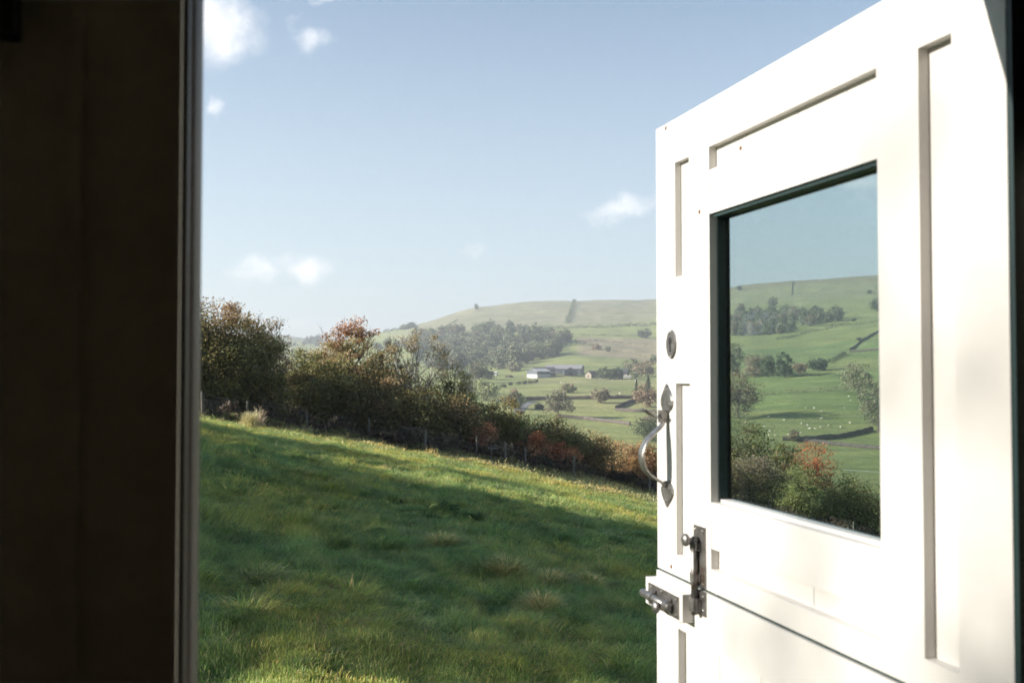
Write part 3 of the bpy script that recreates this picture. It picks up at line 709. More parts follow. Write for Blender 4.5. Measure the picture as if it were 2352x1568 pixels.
def limb(p0, p1, r0, r1, g, k=6, wob=.08, sag=.25):
    p0 = np.array(p0, float); p1 = np.array(p1, float); L = np.linalg.norm(p1 - p0)
    t = np.linspace(0, 1, k)[:, None]; mid = (p0 + p1) / 2 + np.array([0, 0, -sag * L * .0]) + (p1 - p0)[[1, 0, 2]] * np.array([.1, -.1, 0]) * g.normal()
    mid[:2] = p0[:2] + (mid[:2] - p0[:2]) * (1 - sag)
    pts = (1 - t) ** 2 * p0 + 2 * t * (1 - t) * mid + t ** 2 * p1
    pts[1:-1] += g.normal(0, wob * L / k, (k - 2, 3))
    return pts, np.linspace(r0, r1, k)
LEAFCOUNT = 0
def plant(name, label, cat, group, base, h, wd, pal, palTop=None, topf=.7, n=4000, leaf=.1, cb=.05, clumps=60, sigma=None, blobs=None,
          bark=None, stems=1, twigs=0, seed=1, mat=None, dp=None, trunk_r=None, limbs=12, limb_r=.55, surf=.4, link=True, fine=6, up=0.0, rz=0.0):
    """a tree or shrub: Empty at its base > trunk, crown"""
    global LEAFCOUNT
    g = np.random.default_rng(seed + 1000)
    dp = dp or wd; rx, ry = wd / 2, dp / 2
    if blobs is None:
        zc = h * (cb + 1) / 2; rz_ = h * (1 - cb) / 2
        blobs = [(0, 0, zc, rx * .92, ry * .92, rz_ * .95), (0, 0, h * (cb + .30), rx * .8, ry * .8, h * .26)]
        for k in range(5):
            a = g.uniform(0, 6.28); e = g.uniform(-.5, .75)
            blobs.append((rx * .52 * math.cos(a), ry * .52 * math.sin(a), zc + rz_ * .55 * e, rx * .5, ry * .5, rz_ * .42))
    else: blobs = [(b[0] * wd, b[1] * dp, b[2] * h, b[3] * wd, b[4] * dp, b[5] * h) + tuple(b[6:]) for b in blobs]
    sigma = sigma or wd * .085
    clumps = int(clumps * 1.4); P, ci, C = crown_points(blobs, n, clumps, g, sigma, surf)
    P[:, 2] = np.maximum(P[:, 2], .02)
    root = empty(name, base, rz) if link else None
    if root: tag(root, label, cat, group)
    bark = bark or M_bark; tr = trunk_r or .028 * h
    paths = []
    tops = []
    for s in range(stems):
        a = g.uniform(0, 6.28); o = 0 if stems == 1 else wd * .06
        b0 = np.array([o * math.cos(a), o * math.sin(a), -.25]); fan = 0.04 if stems == 1 else .22
        t1 = np.array([b0[0] + wd * fan * math.cos(a), b0[1] + wd * fan * math.sin(a), h * g.uniform(.42, .62)])
        rr = tr / math.sqrt(stems); pts, rd = limb(b0, t1, rr, rr * .5, g, 7, .12, .2); paths.append((pts, rd)); tops.append((pts, rd))
    sel = C[g.choice(len(C), min(limbs, len(C)), replace=False)]
    for q in sel:
        pts, rd = tops[g.integers(0, len(tops))]; k = g.integers(2, len(pts)); l = limb(pts[k], q, rd[k] * limb_r, rd[k] * limb_r * .25 + .002, g, 6, .12, .3); paths.append(l)
        for _ in range(fine if twigs else 1):
            kk = g.integers(2, 6); e = q + g.normal(0, sigma * 1.6, 3) if not twigs else l[0][kk] + (q - np.array([0, 0, h * .35])) / np.linalg.norm(q - np.array([0, 0, h * .35])) * wd * g.uniform(.06, .2) + g.normal(0, wd * .055, 3)
            paths.append(limb(l[0][kk], e, l[1][kk] * .55, .0025, g, 4, .2, .1))
    for _ in range(twigs):
        q = C[g.integers(0, len(C))]; dirv = q - np.array([0, 0, h * .3]); dirv /= np.linalg.norm(dirv) + 1e-6
        s0 = q - dirv * wd * .08; e = q + dirv * wd * g.uniform(.02, .13) + g.normal(0, wd * .04, 3)
        paths.append(limb(s0, e, tr * .09, .003, g, 5, .25, 0))
    V, Fa = tubes(paths, 5 if h > 4 else 4)
    tk = mk('trunk', V, Fa, bark, root, smooth=True, link=link)
    col = leaf_colors(P, ci, pal, palTop, topf * h, g, clumps)
    V, Fa = cards(P, leaf, g, up=up)
    cr = mk('crown', V, Fa, mat or M_leaf, root, col=np.repeat(col, 4, 0), link=link)
    LEAFCOUNT += n
    return root, tk, cr
def copy_thing(src_, loc, rz, s, label=None, group=None, cat=None):
    r = src_.copy(); COL.objects.link(r); r.location = loc; r.rotation_euler = (0, 0, rz); r.scale = s if hasattr(s, '__len__') else (s, s, s)
    if label: r['label'] = label
    if group: r['group'] = group
    for ch in src_.children:
        c = ch.copy(); COL.objects.link(c); c.parent = r
    return r

# palettes (own leaf colours)
DK = [(0.081, 0.063, 0.033), (0.073, 0.083, 0.033), (0.111, 0.108, 0.042), (0.147, 0.120, 0.046), (0.094, 0.069, 0.037)]
OL = [(0.133, 0.151, 0.056), (0.170, 0.170, 0.066), (0.104, 0.122, 0.053), (0.189, 0.160, 0.075)]
LG = [(0.167, 0.196, 0.080), (0.203, 0.217, 0.094), (0.131, 0.160, 0.065), (0.232, 0.225, 0.109)]
TN = [(0.275, 0.189, 0.087), (0.217, 0.160, 0.087), (0.319, 0.217, 0.102), (0.174, 0.131, 0.065)]
GD = [(.23, .165, .085), (.19, .135, .07), (.15, .11, .055), (.26, .185, .10)]
RS = [(0.261, 0.109, 0.065), (0.217, 0.102, 0.058), (0.304, 0.145, 0.087), (0.174, 0.102, 0.065)]
RD = [(.26, .10, .05), (.21, .085, .042), (.29, .125, .06), (.15, .06, .035)]
MV = [(0.198, 0.151, 0.122), (0.160, 0.122, 0.104), (0.226, 0.160, 0.113), (0.133, 0.104, 0.085)]
BR = [(0.226, 0.151, 0.091), (0.170, 0.113, 0.072), (0.264, 0.179, 0.104), (0.142, 0.104, 0.060)]

# ================================================================== FENCE
def seglen(a, b): return (b - a).length
post_px = [(466, 962, 1), (565, 975, 1), (705, 993, 1), (848, 1014, 1), (975, 1036, 1), (1095, 1055, 1), (1162, 1067, 1), (1207, 1074, 1), (1317, 1096, 1), (1408, 1113, 1), (1492, 1131, 1), (1575, 1150, 1), (1668, 1170, 0), (1765, 1192, 0), (1865, 1213, 0), (1960, 1234, 0), (2050, 1254, 0)]
posts = []
for (X, Y, s) in post_px:
    v, r = hit(X, Y, 20, 130); posts.append(v)
fence = empty('wire_fence', posts[0]); tag(fence, 'old post and wire fence leaning along the foot of the hedge', 'fence')
def FL(p): return p - posts[0]
gg = np.random.default_rng(5)
tops_ = []
for k, p in enumerate(posts):
    bm = bmesh.new(); ht = 1.12 + gg.uniform(-.12, .15); lean = Vector((gg.normal(0, .05), gg.normal(0, .04), 0))
    a = FL(p) + Vector((0, 0, -.3)); b = FL(p) + Vector((0, 0, ht)) + lean
    cyl(bm, a, b, .060, .052, 8); from_bm('post', bm, M_post, fence, bevel=.006); tops_.append((FL(p), b))
wp = []
for f in (.28, .5, .72, .93):
    for (b0, t0), (b1, t1) in zip(tops_, tops_[1:]):
        p0 = b0.lerp(t0, f); p1 = b1.lerp(t1, f); m_ = (p0 + p1) / 2 - Vector((0, 0, .03)); wp.append(([tuple(p0), tuple(m_), tuple(p1)], [.006] * 3))
for f in (.28, .5, .72, .93):
    idx = [k for k in range(len(wp)) if k // (len(tops_) - 1) == (.28, .5, .72, .93).index(f)]
    V, Fa = tubes([wp[k] for k in idx], 3)
    # weld the spans of one wire into a continuous strand
    o = mk('wire', V, Fa, M_iron, fence)
def fence_pt(X, off):
    """ground point 'off' metres beyond the fence in picture column X"""
    t = float(theta_of(X)); best = None
    th = [math.atan2(p.x, p.y) for p in posts]; rs = [math.hypot(p.x, p.y) for p in posts]
    r = float(np.interp(t, th, rs)) if t < th[-1] else rs[-1] * (1 + (t - th[-1]) * 1.0)
    if t < th[0]: r = rs[0]
    r *= 1 + max(0, th[0] - t) * 0; r += off / max(.45, -.559 * math.sin(t) + .829 * math.cos(t)); x, y = r * math.sin(t), r * math.cos(t)
    return Vector((x, y, float(H(x, y))))
def hedge_plant(X, wpx, Ytop, off, name, label, cat, n=6500, **kw):
    b = fence_pt(X, off + .7); r = math.hypot(b.x, b.y); X2 = X
    h = (float(slope_of(X, Ytop)) * r - b.z) * 1.06; wd = wpx * PXM(r)
    return plant(name, label, cat, 'trees and shrubs of the hedgerow', b, h, wd * (1.22 if name == 'hedge_shrub' or X < 560 else 1.08), n=int(n * 1.6), seed=int(X * 7 + Ytop), dp=max(wd * .8, 2.2), **kw)
LOW = dict(cb=-.02)
hedge_plant(425, 190, 690, 4, 'hawthorn_tree', 'dark green tree whose edge shows beside the grey door jamb', 'tree', pal=DK + OL[:1], palTop=BR, topf=.8, leaf=.095, clumps=130, n=15000, cb=0)
hedge_plant(500, 140, 706, 2.5, 'hawthorn_tree', 'dark green hedge tree with russet leaf tips at the top left', 'tree', pal=DK + OL[:1], palTop=BR, topf=.7, leaf=.09, clumps=140, n=16000, cb=0, limbs=20)
hedge_plant(573, 140, 728, 3, 'field_maple', 'hedge tree with golden tan crown above the pale grass clump', 'tree', pal=DK + OL, palTop=GD, topf=.72, leaf=.09, clumps=140, n=14000, cb=0, limbs=20)
hedge_plant(560, 130, 712, 5, 'bare_tree', 'wispy leafless twigs standing up behind the golden tan crown', 'tree', pal=MV, leaf=.06, n=1200, clumps=60, twigs=220, limbs=26, stems=4, cb=.3, bark=M_bark)
hedge_plant(622, 105, 741, 3.8, 'bare_tree', 'rounded purple brown twiggy tree with hardly any leaves', 'tree', pal=MV, leaf=.07, n=3200, clumps=90, twigs=420, limbs=34, stems=3, cb=.1, surf=.3)
hedge_plant(600, 120, 850, 1.6, 'hedge_shrub', 'low dark shrub under the purple brown twiggy tree', 'shrub', pal=DK, leaf=.1, clumps=80, n=7000, **LOW)
hedge_plant(690, 120, 806, 3, 'hedge_shrub', 'olive green shrub filling the dip in the hedge', 'shrub', pal=OL + DK, palTop=OL, leaf=.1, clumps=80, n=8000, **LOW)
hedge_plant(752, 130, 812, 3, 'hedge_shrub', 'tan and olive shrub just left of the russet crowned tree', 'shrub', pal=DK + OL, palTop=TN, topf=.8, leaf=.1, clumps=90, n=8500, **LOW)
RB = [(.02, 0, .80, .19, .24, .17), (.14, 0, .86, .15, .2, .10), (-.14, 0, .72, .2, .25, .13), (0, 0, .50, .36, .36, .24), (-.25, 0, .52, .2, .25, .2), (.22, .0, .55, .2, .25, .2), (0, 0, .2, .4, .4, .2)]
hedge_plant(803, 215, 742, 4, 'rowan_tree', 'tall russet crowned tree rising above the middle of the hedge', 'tree', pal=TN[3:] + BR + OL[:2], palTop=RS, topf=.72, leaf=.095, clumps=170, n=13000, blobs=RB, sigma=.22, limbs=46, twigs=120, fine=3, surf=.6)
hedge_plant(775, 150, 865, 1.8, 'hedge_shrub', 'very dark green shrub below the russet crowned tree', 'shrub', pal=DK, leaf=.1, clumps=90, n=8000, **LOW)
hedge_plant(868, 150, 815, 3, 'hedge_shrub', 'brown green shrub between the russet tree and the pale branched tree', 'shrub', pal=BR + DK + OL[:1], palTop=TN, topf=.8, leaf=.095, clumps=90, n=7500, **LOW)
PB = [(-.20, 0, .78, .13, .2, .13), (.05, 0, .86, .13, .2, .11), (.32, 0, .80, .17, .2, .12), (.40, 0, .62, .13, .2, .10), (-.3, 0, .55, .16, .2, .12), (0, 0, .60, .2, .25, .12), (.2, 0, .45, .2, .25, .12), (0, 0, .22, .4, .4, .18)]
hedge_plant(938, 185, 765, 4.5, 'willow_tree', 'open tree with pale bare branches and thin olive tan leaves', 'tree', pal=[(.22, .19, .12), (.18, .16, .09), (.25, .21, .14)], leaf=.08, clumps=120, n=6500, blobs=PB, sigma=.17, limbs=42, stems=5, twigs=150, fine=4, bark=M_palebark, surf=.6, trunk_r=.24, limb_r=.75)
hedge_plant(905, 130, 878, 2, 'hedge_shrub', 'dark shrub at the foot of the pale branched tree', 'shrub', pal=DK + BR[:1], leaf=.1, clumps=90, n=7500, **LOW)
hedge_plant(968, 130, 893, 2.5, 'hedge_shrub', 'dark green shrub right of the pale branched tree', 'shrub', pal=DK, leaf=.1, clumps=90, n=7500, **LOW)
hedge_plant(1038, 105, 842, 4.5, 'hedge_shrub', 'tall loose olive shrub with arching sprays before the valley', 'shrub', pal=OL + TN[3:], leaf=.09, clumps=70, n=4200, cb=.1, limbs=30, twigs=60, sigma=.25)
hedge_plant(1045, 130, 918, 2.3, 'hedge_shrub', 'dark brown green shrub above the leaning fence post', 'shrub', pal=DK + BR[:1], leaf=.095, clumps=90, n=8000, palTop=OL, topf=.88, **LOW)
hedge_plant(1112, 120, 934, 3, 'hedge_shrub', 'dark olive shrub with a bristly top left of the golden tip', 'shrub', pal=DK + OL[:1], palTop=OL, topf=.85, leaf=.095, clumps=80, n=8000, **LOW)
hedge_plant(1167, 90, 922, 3.4, 'hedge_shrub', 'shrub with a bright golden tan tip against the valley trees', 'shrub', pal=DK + OL, palTop=GD, topf=.75, leaf=.09, clumps=70, n=7000, **LOW)
hedge_plant(1215, 120, 958, 3, 'hedge_shrub', 'dark green shrub behind the small red shoots', 'shrub', pal=DK + OL[:1], palTop=OL, topf=.85, leaf=.09, clumps=80, n=7500, **LOW)
hedge_plant(1275, 130, 966, 3.2, 'hedge_shrub', 'olive shrub with tan tips behind the first orange red bush', 'shrub', pal=DK + OL, palTop=TN, topf=.76, leaf=.09, clumps=80, n=8000, **LOW)
hedge_plant(1118, 66, 978, .7, 'young_maple', 'thin shrub with a few dull red shoots in shade', 'shrub', pal=RS + BR, palTop=RD, topf=.7, leaf=.075, clumps=34, n=1500, cb=.25, limbs=18, sigma=.14)
hedge_plant(1222, 66, 992, .5, 'young_maple', 'orange red bush with two upright shoots', 'shrub', pal=RS + BR, palTop=RD, topf=.5, leaf=.085, clumps=34, n=2600, cb=.15, limbs=18, sigma=.17)
hedge_plant(1287, 100, 1020, .5, 'young_maple', 'broad orange red bush beside the fence', 'shrub', pal=RD + RS + TN[:1], palTop=RD, topf=.5, leaf=.085, clumps=50, n=3600, cb=.2, limbs=18, sigma=.18)
hedge_plant(1345, 120, 998, 2.6, 'hedge_shrub', 'brown bush just right of the broad orange red one', 'shrub', pal=BR + DK, palTop=TN, topf=.8, leaf=.085, clumps=80, n=7500, **LOW)
hedge_plant(1400, 110, 1012, 2.6, 'hedge_shrub', 'olive tan bush between brown bushes of the lower hedge', 'shrub', pal=OL + BR, palTop=TN, topf=.7, leaf=.085, clumps=80, n=7500, **LOW)
hedge_plant(1455, 100, 1012, 2.2, 'hedge_shrub', 'speckled tan and rust bush just left of the iron handle', 'shrub', pal=TN + BR + RS[:1], palTop=TN, topf=.7, leaf=.085, clumps=80, n=7500, **LOW)
hedge_plant(1510, 110, 1020, 2.6, 'hedge_shrub', 'rust brown bush cut off by the edge of the white door', 'shrub', pal=BR + OL[:2] + RS[:1], palTop=TN, topf=.75, leaf=.085, clumps=80, n=7500, **LOW)
hedge_plant(1590, 140, 1020, 2.6, 'hedge_shrub', 'brown bush hidden for the most part by the door stile', 'shrub', pal=BR + OL[:2], leaf=.09, clumps=60, n=4500, **LOW)
hedge_plant(300, 150, 745, 3, 'hawthorn_tree', 'green brown hedge tree continuing the hedge behind the dark wall', 'tree', pal=DK + OL, palTop=BR, leaf=.11, clumps=90, n=6000, cb=0)
hedge_plant(170, 150, 760, 3, 'hedge_shrub', 'olive hedge shrub farther along behind the dark wall', 'shrub', pal=OL + DK, leaf=.11, clumps=90, n=5000, cb=0)
# through the window of the door
hedge_plant(1700, 150, 972, 9, 'holly_tree', 'dark green tree seen at the left side of the door window', 'tree', pal=DK[:2] + OL[:1], leaf=.12, clumps=110, n=9000, cb=0)
hedge_plant(1795, 90, 1010, 8, 'hedge_tree', 'mid green tree between the dark tree and the red maple', 'tree', pal=OL + DK[:2], leaf=.12, clumps=80, n=6500, cb=0)
hedge_plant(1852, 140, 1026, 6.5, 'red_maple', 'rounded orange red tree seen through the door window', 'tree', pal=[(.30, .12, .06), (.25, .10, .05)] + RD[:2], palTop=[(.34, .14, .07), (.28, .11, .055)], topf=.5, leaf=.12, clumps=110, n=11000, cb=.0, sigma=.42)
hedge_plant(1722, 140, 1045, 2.5, 'hedge_shrub', 'mauve brown twiggy bush in the lower left of the door window', 'shrub', pal=OL + MV, palTop=MV, topf=.7, leaf=.09, clumps=100, n=9000, twigs=120, limbs=26, **LOW)
hedge_plant(1822, 125, 1072, 1.6, 'sallow_bush', 'pale olive green bush in front of the orange red tree', 'shrub', pal=LG, palTop=LG, leaf=.085, clumps=110, n=10500, sigma=.3, **LOW)
hedge_plant(1918, 120, 1090, 1.8, 'hedge_shrub', 'olive bush right of the pale green one in the window', 'shrub', pal=LG[2:] + OL, palTop=LG, topf=.8, leaf=.09, clumps=100, n=9000, **LOW)
hedge_plant(1988, 120, 1102, 1.8, 'hedge_shrub', 'brownish olive bush at the right edge of the window', 'shrub', pal=OL + TN[3:], palTop=TN[1:2] + LG[:1], topf=.85, leaf=.09, clumps=100, n=9000, **LOW)
hedge_plant(2070, 150, 1120, 1.8, 'hedge_shrub', 'olive bush covered by the door beyond the window', 'shrub', pal=OL, leaf=.1, clumps=60, n=4000, **LOW)

# ---------------- rough growth along the foot of the hedge
def strip_cards(name, label, cat, n, off0, off1, h0, h1, size, pal, X0=440, X1=2120, seed=3, stalks=0):
    g = np.random.default_rng(seed); th = [math.atan2(p.x, p.y) for p in posts]; px = np.array([p.x for p in posts]); py = np.array([p.y for p in posts])
    t = g.uniform(float(theta_of(X0)), float(theta_of(X1)), n); x = np.interp(t, th, px); y = np.interp(t, th, py)
    off = g.uniform(off0, off1, n); x = x - .56 * off + g.normal(0, .2, n); y = y + .83 * off
    z = H(x, y); hh = g.uniform(0, 1, n) ** .8 * (h0 + (h1 - h0) * (.5 + .5 * np.clip(sn(x, y, 3, 1), -1, 1)))
    P = np.stack([x, y, z + hh], -1); pal = np.array(pal)
    c = pal[g.integers(0, len(pal), n)] * g.uniform(.7, 1.3, (n, 1)); V, Fa = cards(P, size, g, stretch=2.6, up=2.5)
    o = mk(name, V, Fa, M_leaf, None, col=np.repeat(c, 4, 0)); tag(o, label, cat, kind='stuff')
    if stalks:
        k = g.integers(0, n, stalks); ps = []
        for q in k:
            b = np.array([x[q], y[q], z[q] - .02]); e = b + np.array([g.normal(0, .15), g.normal(0, .15), g.uniform(.5, 1.25)]); ps.append(limb(b, e, .007, .003, g, 4, .1, 0))
        V, Fa = tubes(ps, 3); tag(mk('dead_stalks', V, Fa, M_post), 'dry stalks standing along the foot of the hedge', 'stalks', kind='stuff')
strip_cards('undergrowth', 'dark brown brambles and dead growth under the hedge', 'undergrowth', 42000, .1, 3.4, .35, 1.15, .10, [(.055, .042, .032), (.075, .055, .042), (.05, .05, .024), (.09, .07, .05), (.045, .034, .03)], stalks=900)
strip_cards('dead_grass', 'straggling dry grass between the fence posts', 'grass', 9000, -.5, .5, .12, .42, .09, [(.12, .12, .05), (.16, .13, .075), (.09, .11, .04), (.13, .10, .06)], seed=8)

# ---------------- tussocks, weeds and tall grass in the field
def tussock(X, Y, wpx, h, n, pal, name, label, cat, lean=1.0, wd=.006, seed=1, group=None, spread=.5):
    v, r = hit(X, Y, 5, 130); rad = wpx * PXM(r) / 2; g = np.random.default_rng(seed)
    px = g.normal(0, rad * spread * .6, n); py = g.normal(0, rad * spread * .6, n); hh = h * g.uniform(.5, 1.15, n) * np.exp(-(px ** 2 + py ** 2) / (rad * rad * .35) * .6)
    a = np.arctan2(py, px) + g.normal(0, .6, n); L = rad * g.uniform(.2, 1.1, n) * lean; an = g.uniform(0, 6.28, n); seg = 4
    Vs = []
    for k in range(seg + 1):
        t = k / seg; w_ = wd * (1 - .9 * t ** 1.4)
        cx = px + np.cos(a) * L * t ** 1.6; cy_ = py + np.sin(a) * L * t ** 1.6; cz = hh * (t - .42 * lean * t ** 2.6) + (H(v.x + px, v.y + py) - v.z) - .02
        Vs.append(np.stack([cx - np.cos(an) * w_, cy_ - np.sin(an) * w_, cz], -1)); Vs.append(np.stack([cx + np.cos(an) * w_, cy_ + np.sin(an) * w_, cz], -1))
    V = np.stack(Vs, 1).reshape(-1, 3); m = 2 * (seg + 1); b = np.arange(n)[:, None] * m
    Fs = np.concatenate([np.stack([b[:, 0] + 2 * k, b[:, 0] + 2 * k + 1, b[:, 0] + 2 * k + 3, b[:, 0] + 2 * k + 2], -1) for k in range(seg)])
    pal = np.array(pal); c = pal[g.integers(0, len(pal), n)] * g.uniform(.7, 1.25, (n, 1))
    C = np.repeat(c, m, 0)
    o = mk(name, V, Fs, M_leaf, None, col=C); o.location = v; tag(o, label, cat, group); return o
TS = [(.42, .33, .15), (.33, .26, .12), (.48, .39, .20), (.20, .24, .08), (.14, .19, .06)]
tussock(1012, 1262, 100, .52, 1300, TS[1:], 'grass_tussock', 'dull brown grass tussock standing alone upper left of the others', 'grass tussock', seed=1, group='brown grass tussocks', wd=.0075)
tussock(1165, 1335, 120, .62, 1900, TS, 'grass_tussock', 'largest straw coloured tussock with a green left side', 'grass tussock', seed=2, group='brown grass tussocks', wd=.0075)
tussock(1262, 1350, 120, .46, 1500, TS, 'grass_tussock', 'flattened straw coloured tussock joined to the largest one', 'grass tussock', seed=3, group='brown grass tussocks', wd=.0075)
tussock(1355, 1350, 80, .46, 900, TS[1:], 'grass_tussock', 'small dark tussock to the right of the flattened one', 'grass tussock', seed=4, group='brown grass tussocks', wd=.0075)
tussock(1245, 1412, 110, .52, 1600, TS, 'grass_tussock', 'pinkish brown tussock nearest the door bolts', 'grass tussock', seed=5, group='brown grass tussocks', wd=.0075)
tussock(590, 1560 - 215, 150, .36, 1400, TS[2:], 'grass_tussock', 'low pale tussock lying near the door jamb', 'grass tussock', seed=6, group='brown grass tussocks', wd=.0075)
tussock(574, 982, 50, 1.25, 800, [(.42, .37, .24), (.34, .30, .18), (.28, .29, .14)], 'tall_grass_clump', 'tall pale dry grass clump at the foot of the first fence post', 'grass clump', lean=1.0, wd=.013, seed=7)  # straw palette brightened, the sunlight on the clump is put into its colour
tussock(592, 980, 46, 2.0, 110, [(.40, .33, .24), (.32, .27, .19)], 'tall_grass_clump', 'long bent seed stalks right of the pale grass clump', 'grass clump', lean=1.2, wd=.010, seed=8)
def weeds(X, Y, wpx, hpx, n, label, seed, pal=((.03, .06, .022), (.045, .075, .026), (.06, .09, .035))):
    v, r = hit(X, Y, 5, 130); g = np.random.default_rng(seed); w_ = wpx * PXM(r); h_ = hpx * PXM(r)
    cl = g.normal(size=(14, 2)) * np.array([w_ * .19, w_ * .13]); k = g.integers(0, 14, n)
    P = np.stack([cl[k, 0] + g.normal(0, w_ * .09, n), cl[k, 1] + g.normal(0, w_ * .09, n), g.uniform(.05, 1, n) * h_ * (.4 + .6 * g.random(14)[k])], -1)
    P[:, 2] += H(v.x + P[:, 0], v.y + P[:, 1]) - v.z
    pal = np.array(pal); c = pal[g.integers(0, len(pal), n)]; V, Fa = cards(P, .05 + w_ * .006, g, 1.3)
    o = mk('nettle_patch', V, Fa, M_leaf, None, col=np.repeat(c, 4, 0)); o.location = v; tag(o, label, 'weeds', 'dark leafy weeds in the field'); return o
weeds(1030, 1190, 62, 42, 1500, 'large dark green nettle patch at the edge of the shade', 1)
weeds(1088, 1200, 44, 22, 800, 'low dark weed patch touching the right of the nettles', 2)
weeds(1170, 1212, 60, 14, 500, 'thin dark weeds trailing away right of the nettles', 3)
weeds(583, 1058, 30, 14, 400, 'small dark weed tuft high in the shaded slope', 4)
weeds(1284, 1188, 18, 12, 260, 'tiny dark weed in the bright grass above the nettles', 5)
weeds(880, 1228, 60, 14, 500, 'flat patch of dark weeds amid the shaded grass', 6)
weeds(1380, 1196, 18, 8, 200, 'tiny flat dark weed in bright grass near the handle', 7)
# small pale board on a stake by the fence
v, r = hit(1129, 1062, 20, 130)
bd = empty('board_on_stake', v); tag(bd, 'small whitish board on a short stake beside the fence', 'board')
bm = bmesh.new(); box(bm, (-.24, -.06, .72), (.24, .10, .76)); ob2 = from_bm('board', bm, M_post, bd, bevel=.008); ob2.rotation_euler = (.1, .06, .1)
bm = bmesh.new(); cyl(bm, (0, 0, -.2), (0, .01, .72), .025, .022, 8); from_bm('stake', bm, M_post, bd)

# ---------------- trees left of the field that throw the long shadows
def cs(c, s):    # field coordinates across and along the sunlight
    x = .990 * s - .139 * c; y = .139 * s + .990 * c; return Vector((x, y, float(H(x, y))))
kind = 0
for k, (c, s, h, wd, lab) in enumerate([(9.9, -27, 9.2, 5.6, 'nearest'), (14.2, -25, 10.5, 6.2, 'second'), (18.2, -28, 12, 6.5, 'third'), (22.2, -25, 11.5, 6.2, 'fourth'), (26.0, -27, 10.8, 6.0, 'fifth'), (30.6, -26, 6.3, 5.2, 'sixth'), (35.2, -26, 7.4, 6.0, 'farthest')]):
    plant('ash_tree', f'{lab} broad tree of the row left of the field whose shadows cross the grass', 'tree', 'trees in a row left of the field', cs(c, s), h, wd, OL + DK, n=9000, leaf=.27, cb=.02, clumps=90, seed=300 + k)
plant('birch_tree', 'thin sparse tree left of the hut that dapples the white door', 'tree', None, cs(.85, -21), 8.2, 2.4, LG, n=1100, leaf=.085, cb=.5, clumps=40, seed=330, bark=M_palebark, limbs=8, trunk_r=.04)
# ================================================================== VALLEY: hedges, walls, trees, farm, animals
def path_px(pts, step=None, rmin=90):
    W_ = [hit(X, Y, rmin)[0] for X, Y in pts]; outp = []
    for a, b in zip(W_, W_[1:]):
        L = (b.xy - a.xy).length; n = max(2, int(L / (step or 4)))
        for k in range(n):
            p = a.lerp(b, k / n); outp.append((p.x, p.y))
    outp.append((W_[-1].x, W_[-1].y)); A = np.array(outp)
    return A
def hedge_line(pts, h, wd, pal, label, group='hedges dividing the valley fields', name='field_hedge', dens=5.0, leaf=.55, seed=1, var=.35, gaps=0.0, rmin=90):
    g = np.random.default_rng(seed); A = path_px(pts, 2.0, rmin); d = np.r_[0, np.cumsum(np.hypot(*np.diff(A, axis=0).T))]; L = d[-1]
    n = int(L * h * dens) + 60; t = g.uniform(0, L, n)
    if gaps: t = t[sn(t, t * 0, 28, 2) + g.normal(0, .1, n) > -1 + 2 * gaps]
    n = len(t); x = np.interp(t, d, A[:, 0]); y = np.interp(t, d, A[:, 1])
    hh = h * (1 + var * sn(t, t * 0, 17, 1) + var * .6 * sn(t, t * 0, 6, 2)); x = x + g.normal(0, wd * .3, n); y = y + g.normal(0, wd * .3, n)
    z = H(x, y) + g.uniform(0, 1, n) ** .75 * hh
    pal = np.array(pal); k = ((np.floor(t / 7)).astype(int) * 7919) % len(pal)
    c = (pal[k] * .5 + pal[g.integers(0, len(pal), n)] * .5) * g.uniform(.8, 1.2, (n, 1))
    P = np.stack([x, y, z], -1); b = Vector((A[0, 0], A[0, 1], float(H(A[0, 0], A[0, 1]))))
    V, Fa = cards(P - np.array(b), leaf, g, 1.1); o = mk(name, V, Fa, M_far, None, col=np.repeat(c, 4, 0)); o.location = b
    tag(o, label, 'hedge', group); return o
M_stone = bark_mat('dry_stone', (.06, .05, .042), (.125, .105, .085), .9)
def stone_wall(pts, h, label, wd=.7, seed=1, rmin=90):
    g = np.random.default_rng(seed); A = path_px(pts, 1.5, rmin); n = len(A); T_ = np.gradient(A, axis=0); T_ /= np.linalg.norm(T_, axis=1)[:, None] + 1e-9; N_ = np.stack([-T_[:, 1], T_[:, 0]], 1)
    hh = h * (1 + g.normal(0, .07, n)); z0 = H(A[:, 0], A[:, 1]); rows = []
    for s, zf, wf in ((-1, 0, 1), (-1, 1, .7), (1, 1, .7), (1, 0, 1)):
        q = A + N_ * s * wd / 2 * wf; rows.append(np.stack([q[:, 0], q[:, 1], z0 + (hh if zf else -.4)], -1))
    V = np.stack(rows, 1); b = V[0, 0].copy(); V = (V - b).reshape(-1, 3); i_ = np.arange(n - 1) * 4
    Fs = np.concatenate([np.stack([i_ + k, i_ + (k + 1) % 4, i_ + 4 + (k + 1) % 4, i_ + 4 + k], -1) for k in range(4)])
    o = mk('stone_wall', V, Fs, M_stone); o.location = b; tag(o, label, 'wall', 'dry stone walls between the fields'); return o
HB = [(0.145, 0.116, 0.080), (0.123, 0.109, 0.065), (0.174, 0.138, 0.094), (0.094, 0.094, 0.051)]
HG = [(0.072, 0.094, 0.043), (0.094, 0.109, 0.051), (0.065, 0.080, 0.043)]
stone_wall([(1209, 919), (1300, 917.5), (1380, 916.5), (1455, 915.5)], 2.0, 'long level stone wall below the farm field', seed=1)
hedge_line([(1108, 914), (1140, 917), (1163, 919)], 1.6, 2, HG, 'dark low hedge under the pale round tree', seed=2)
stone_wall([(1283, 958), (1340, 963), (1400, 970), (1447, 977)], 1.5, 'stone wall slanting down right below the leaning tree shadow', seed=3)
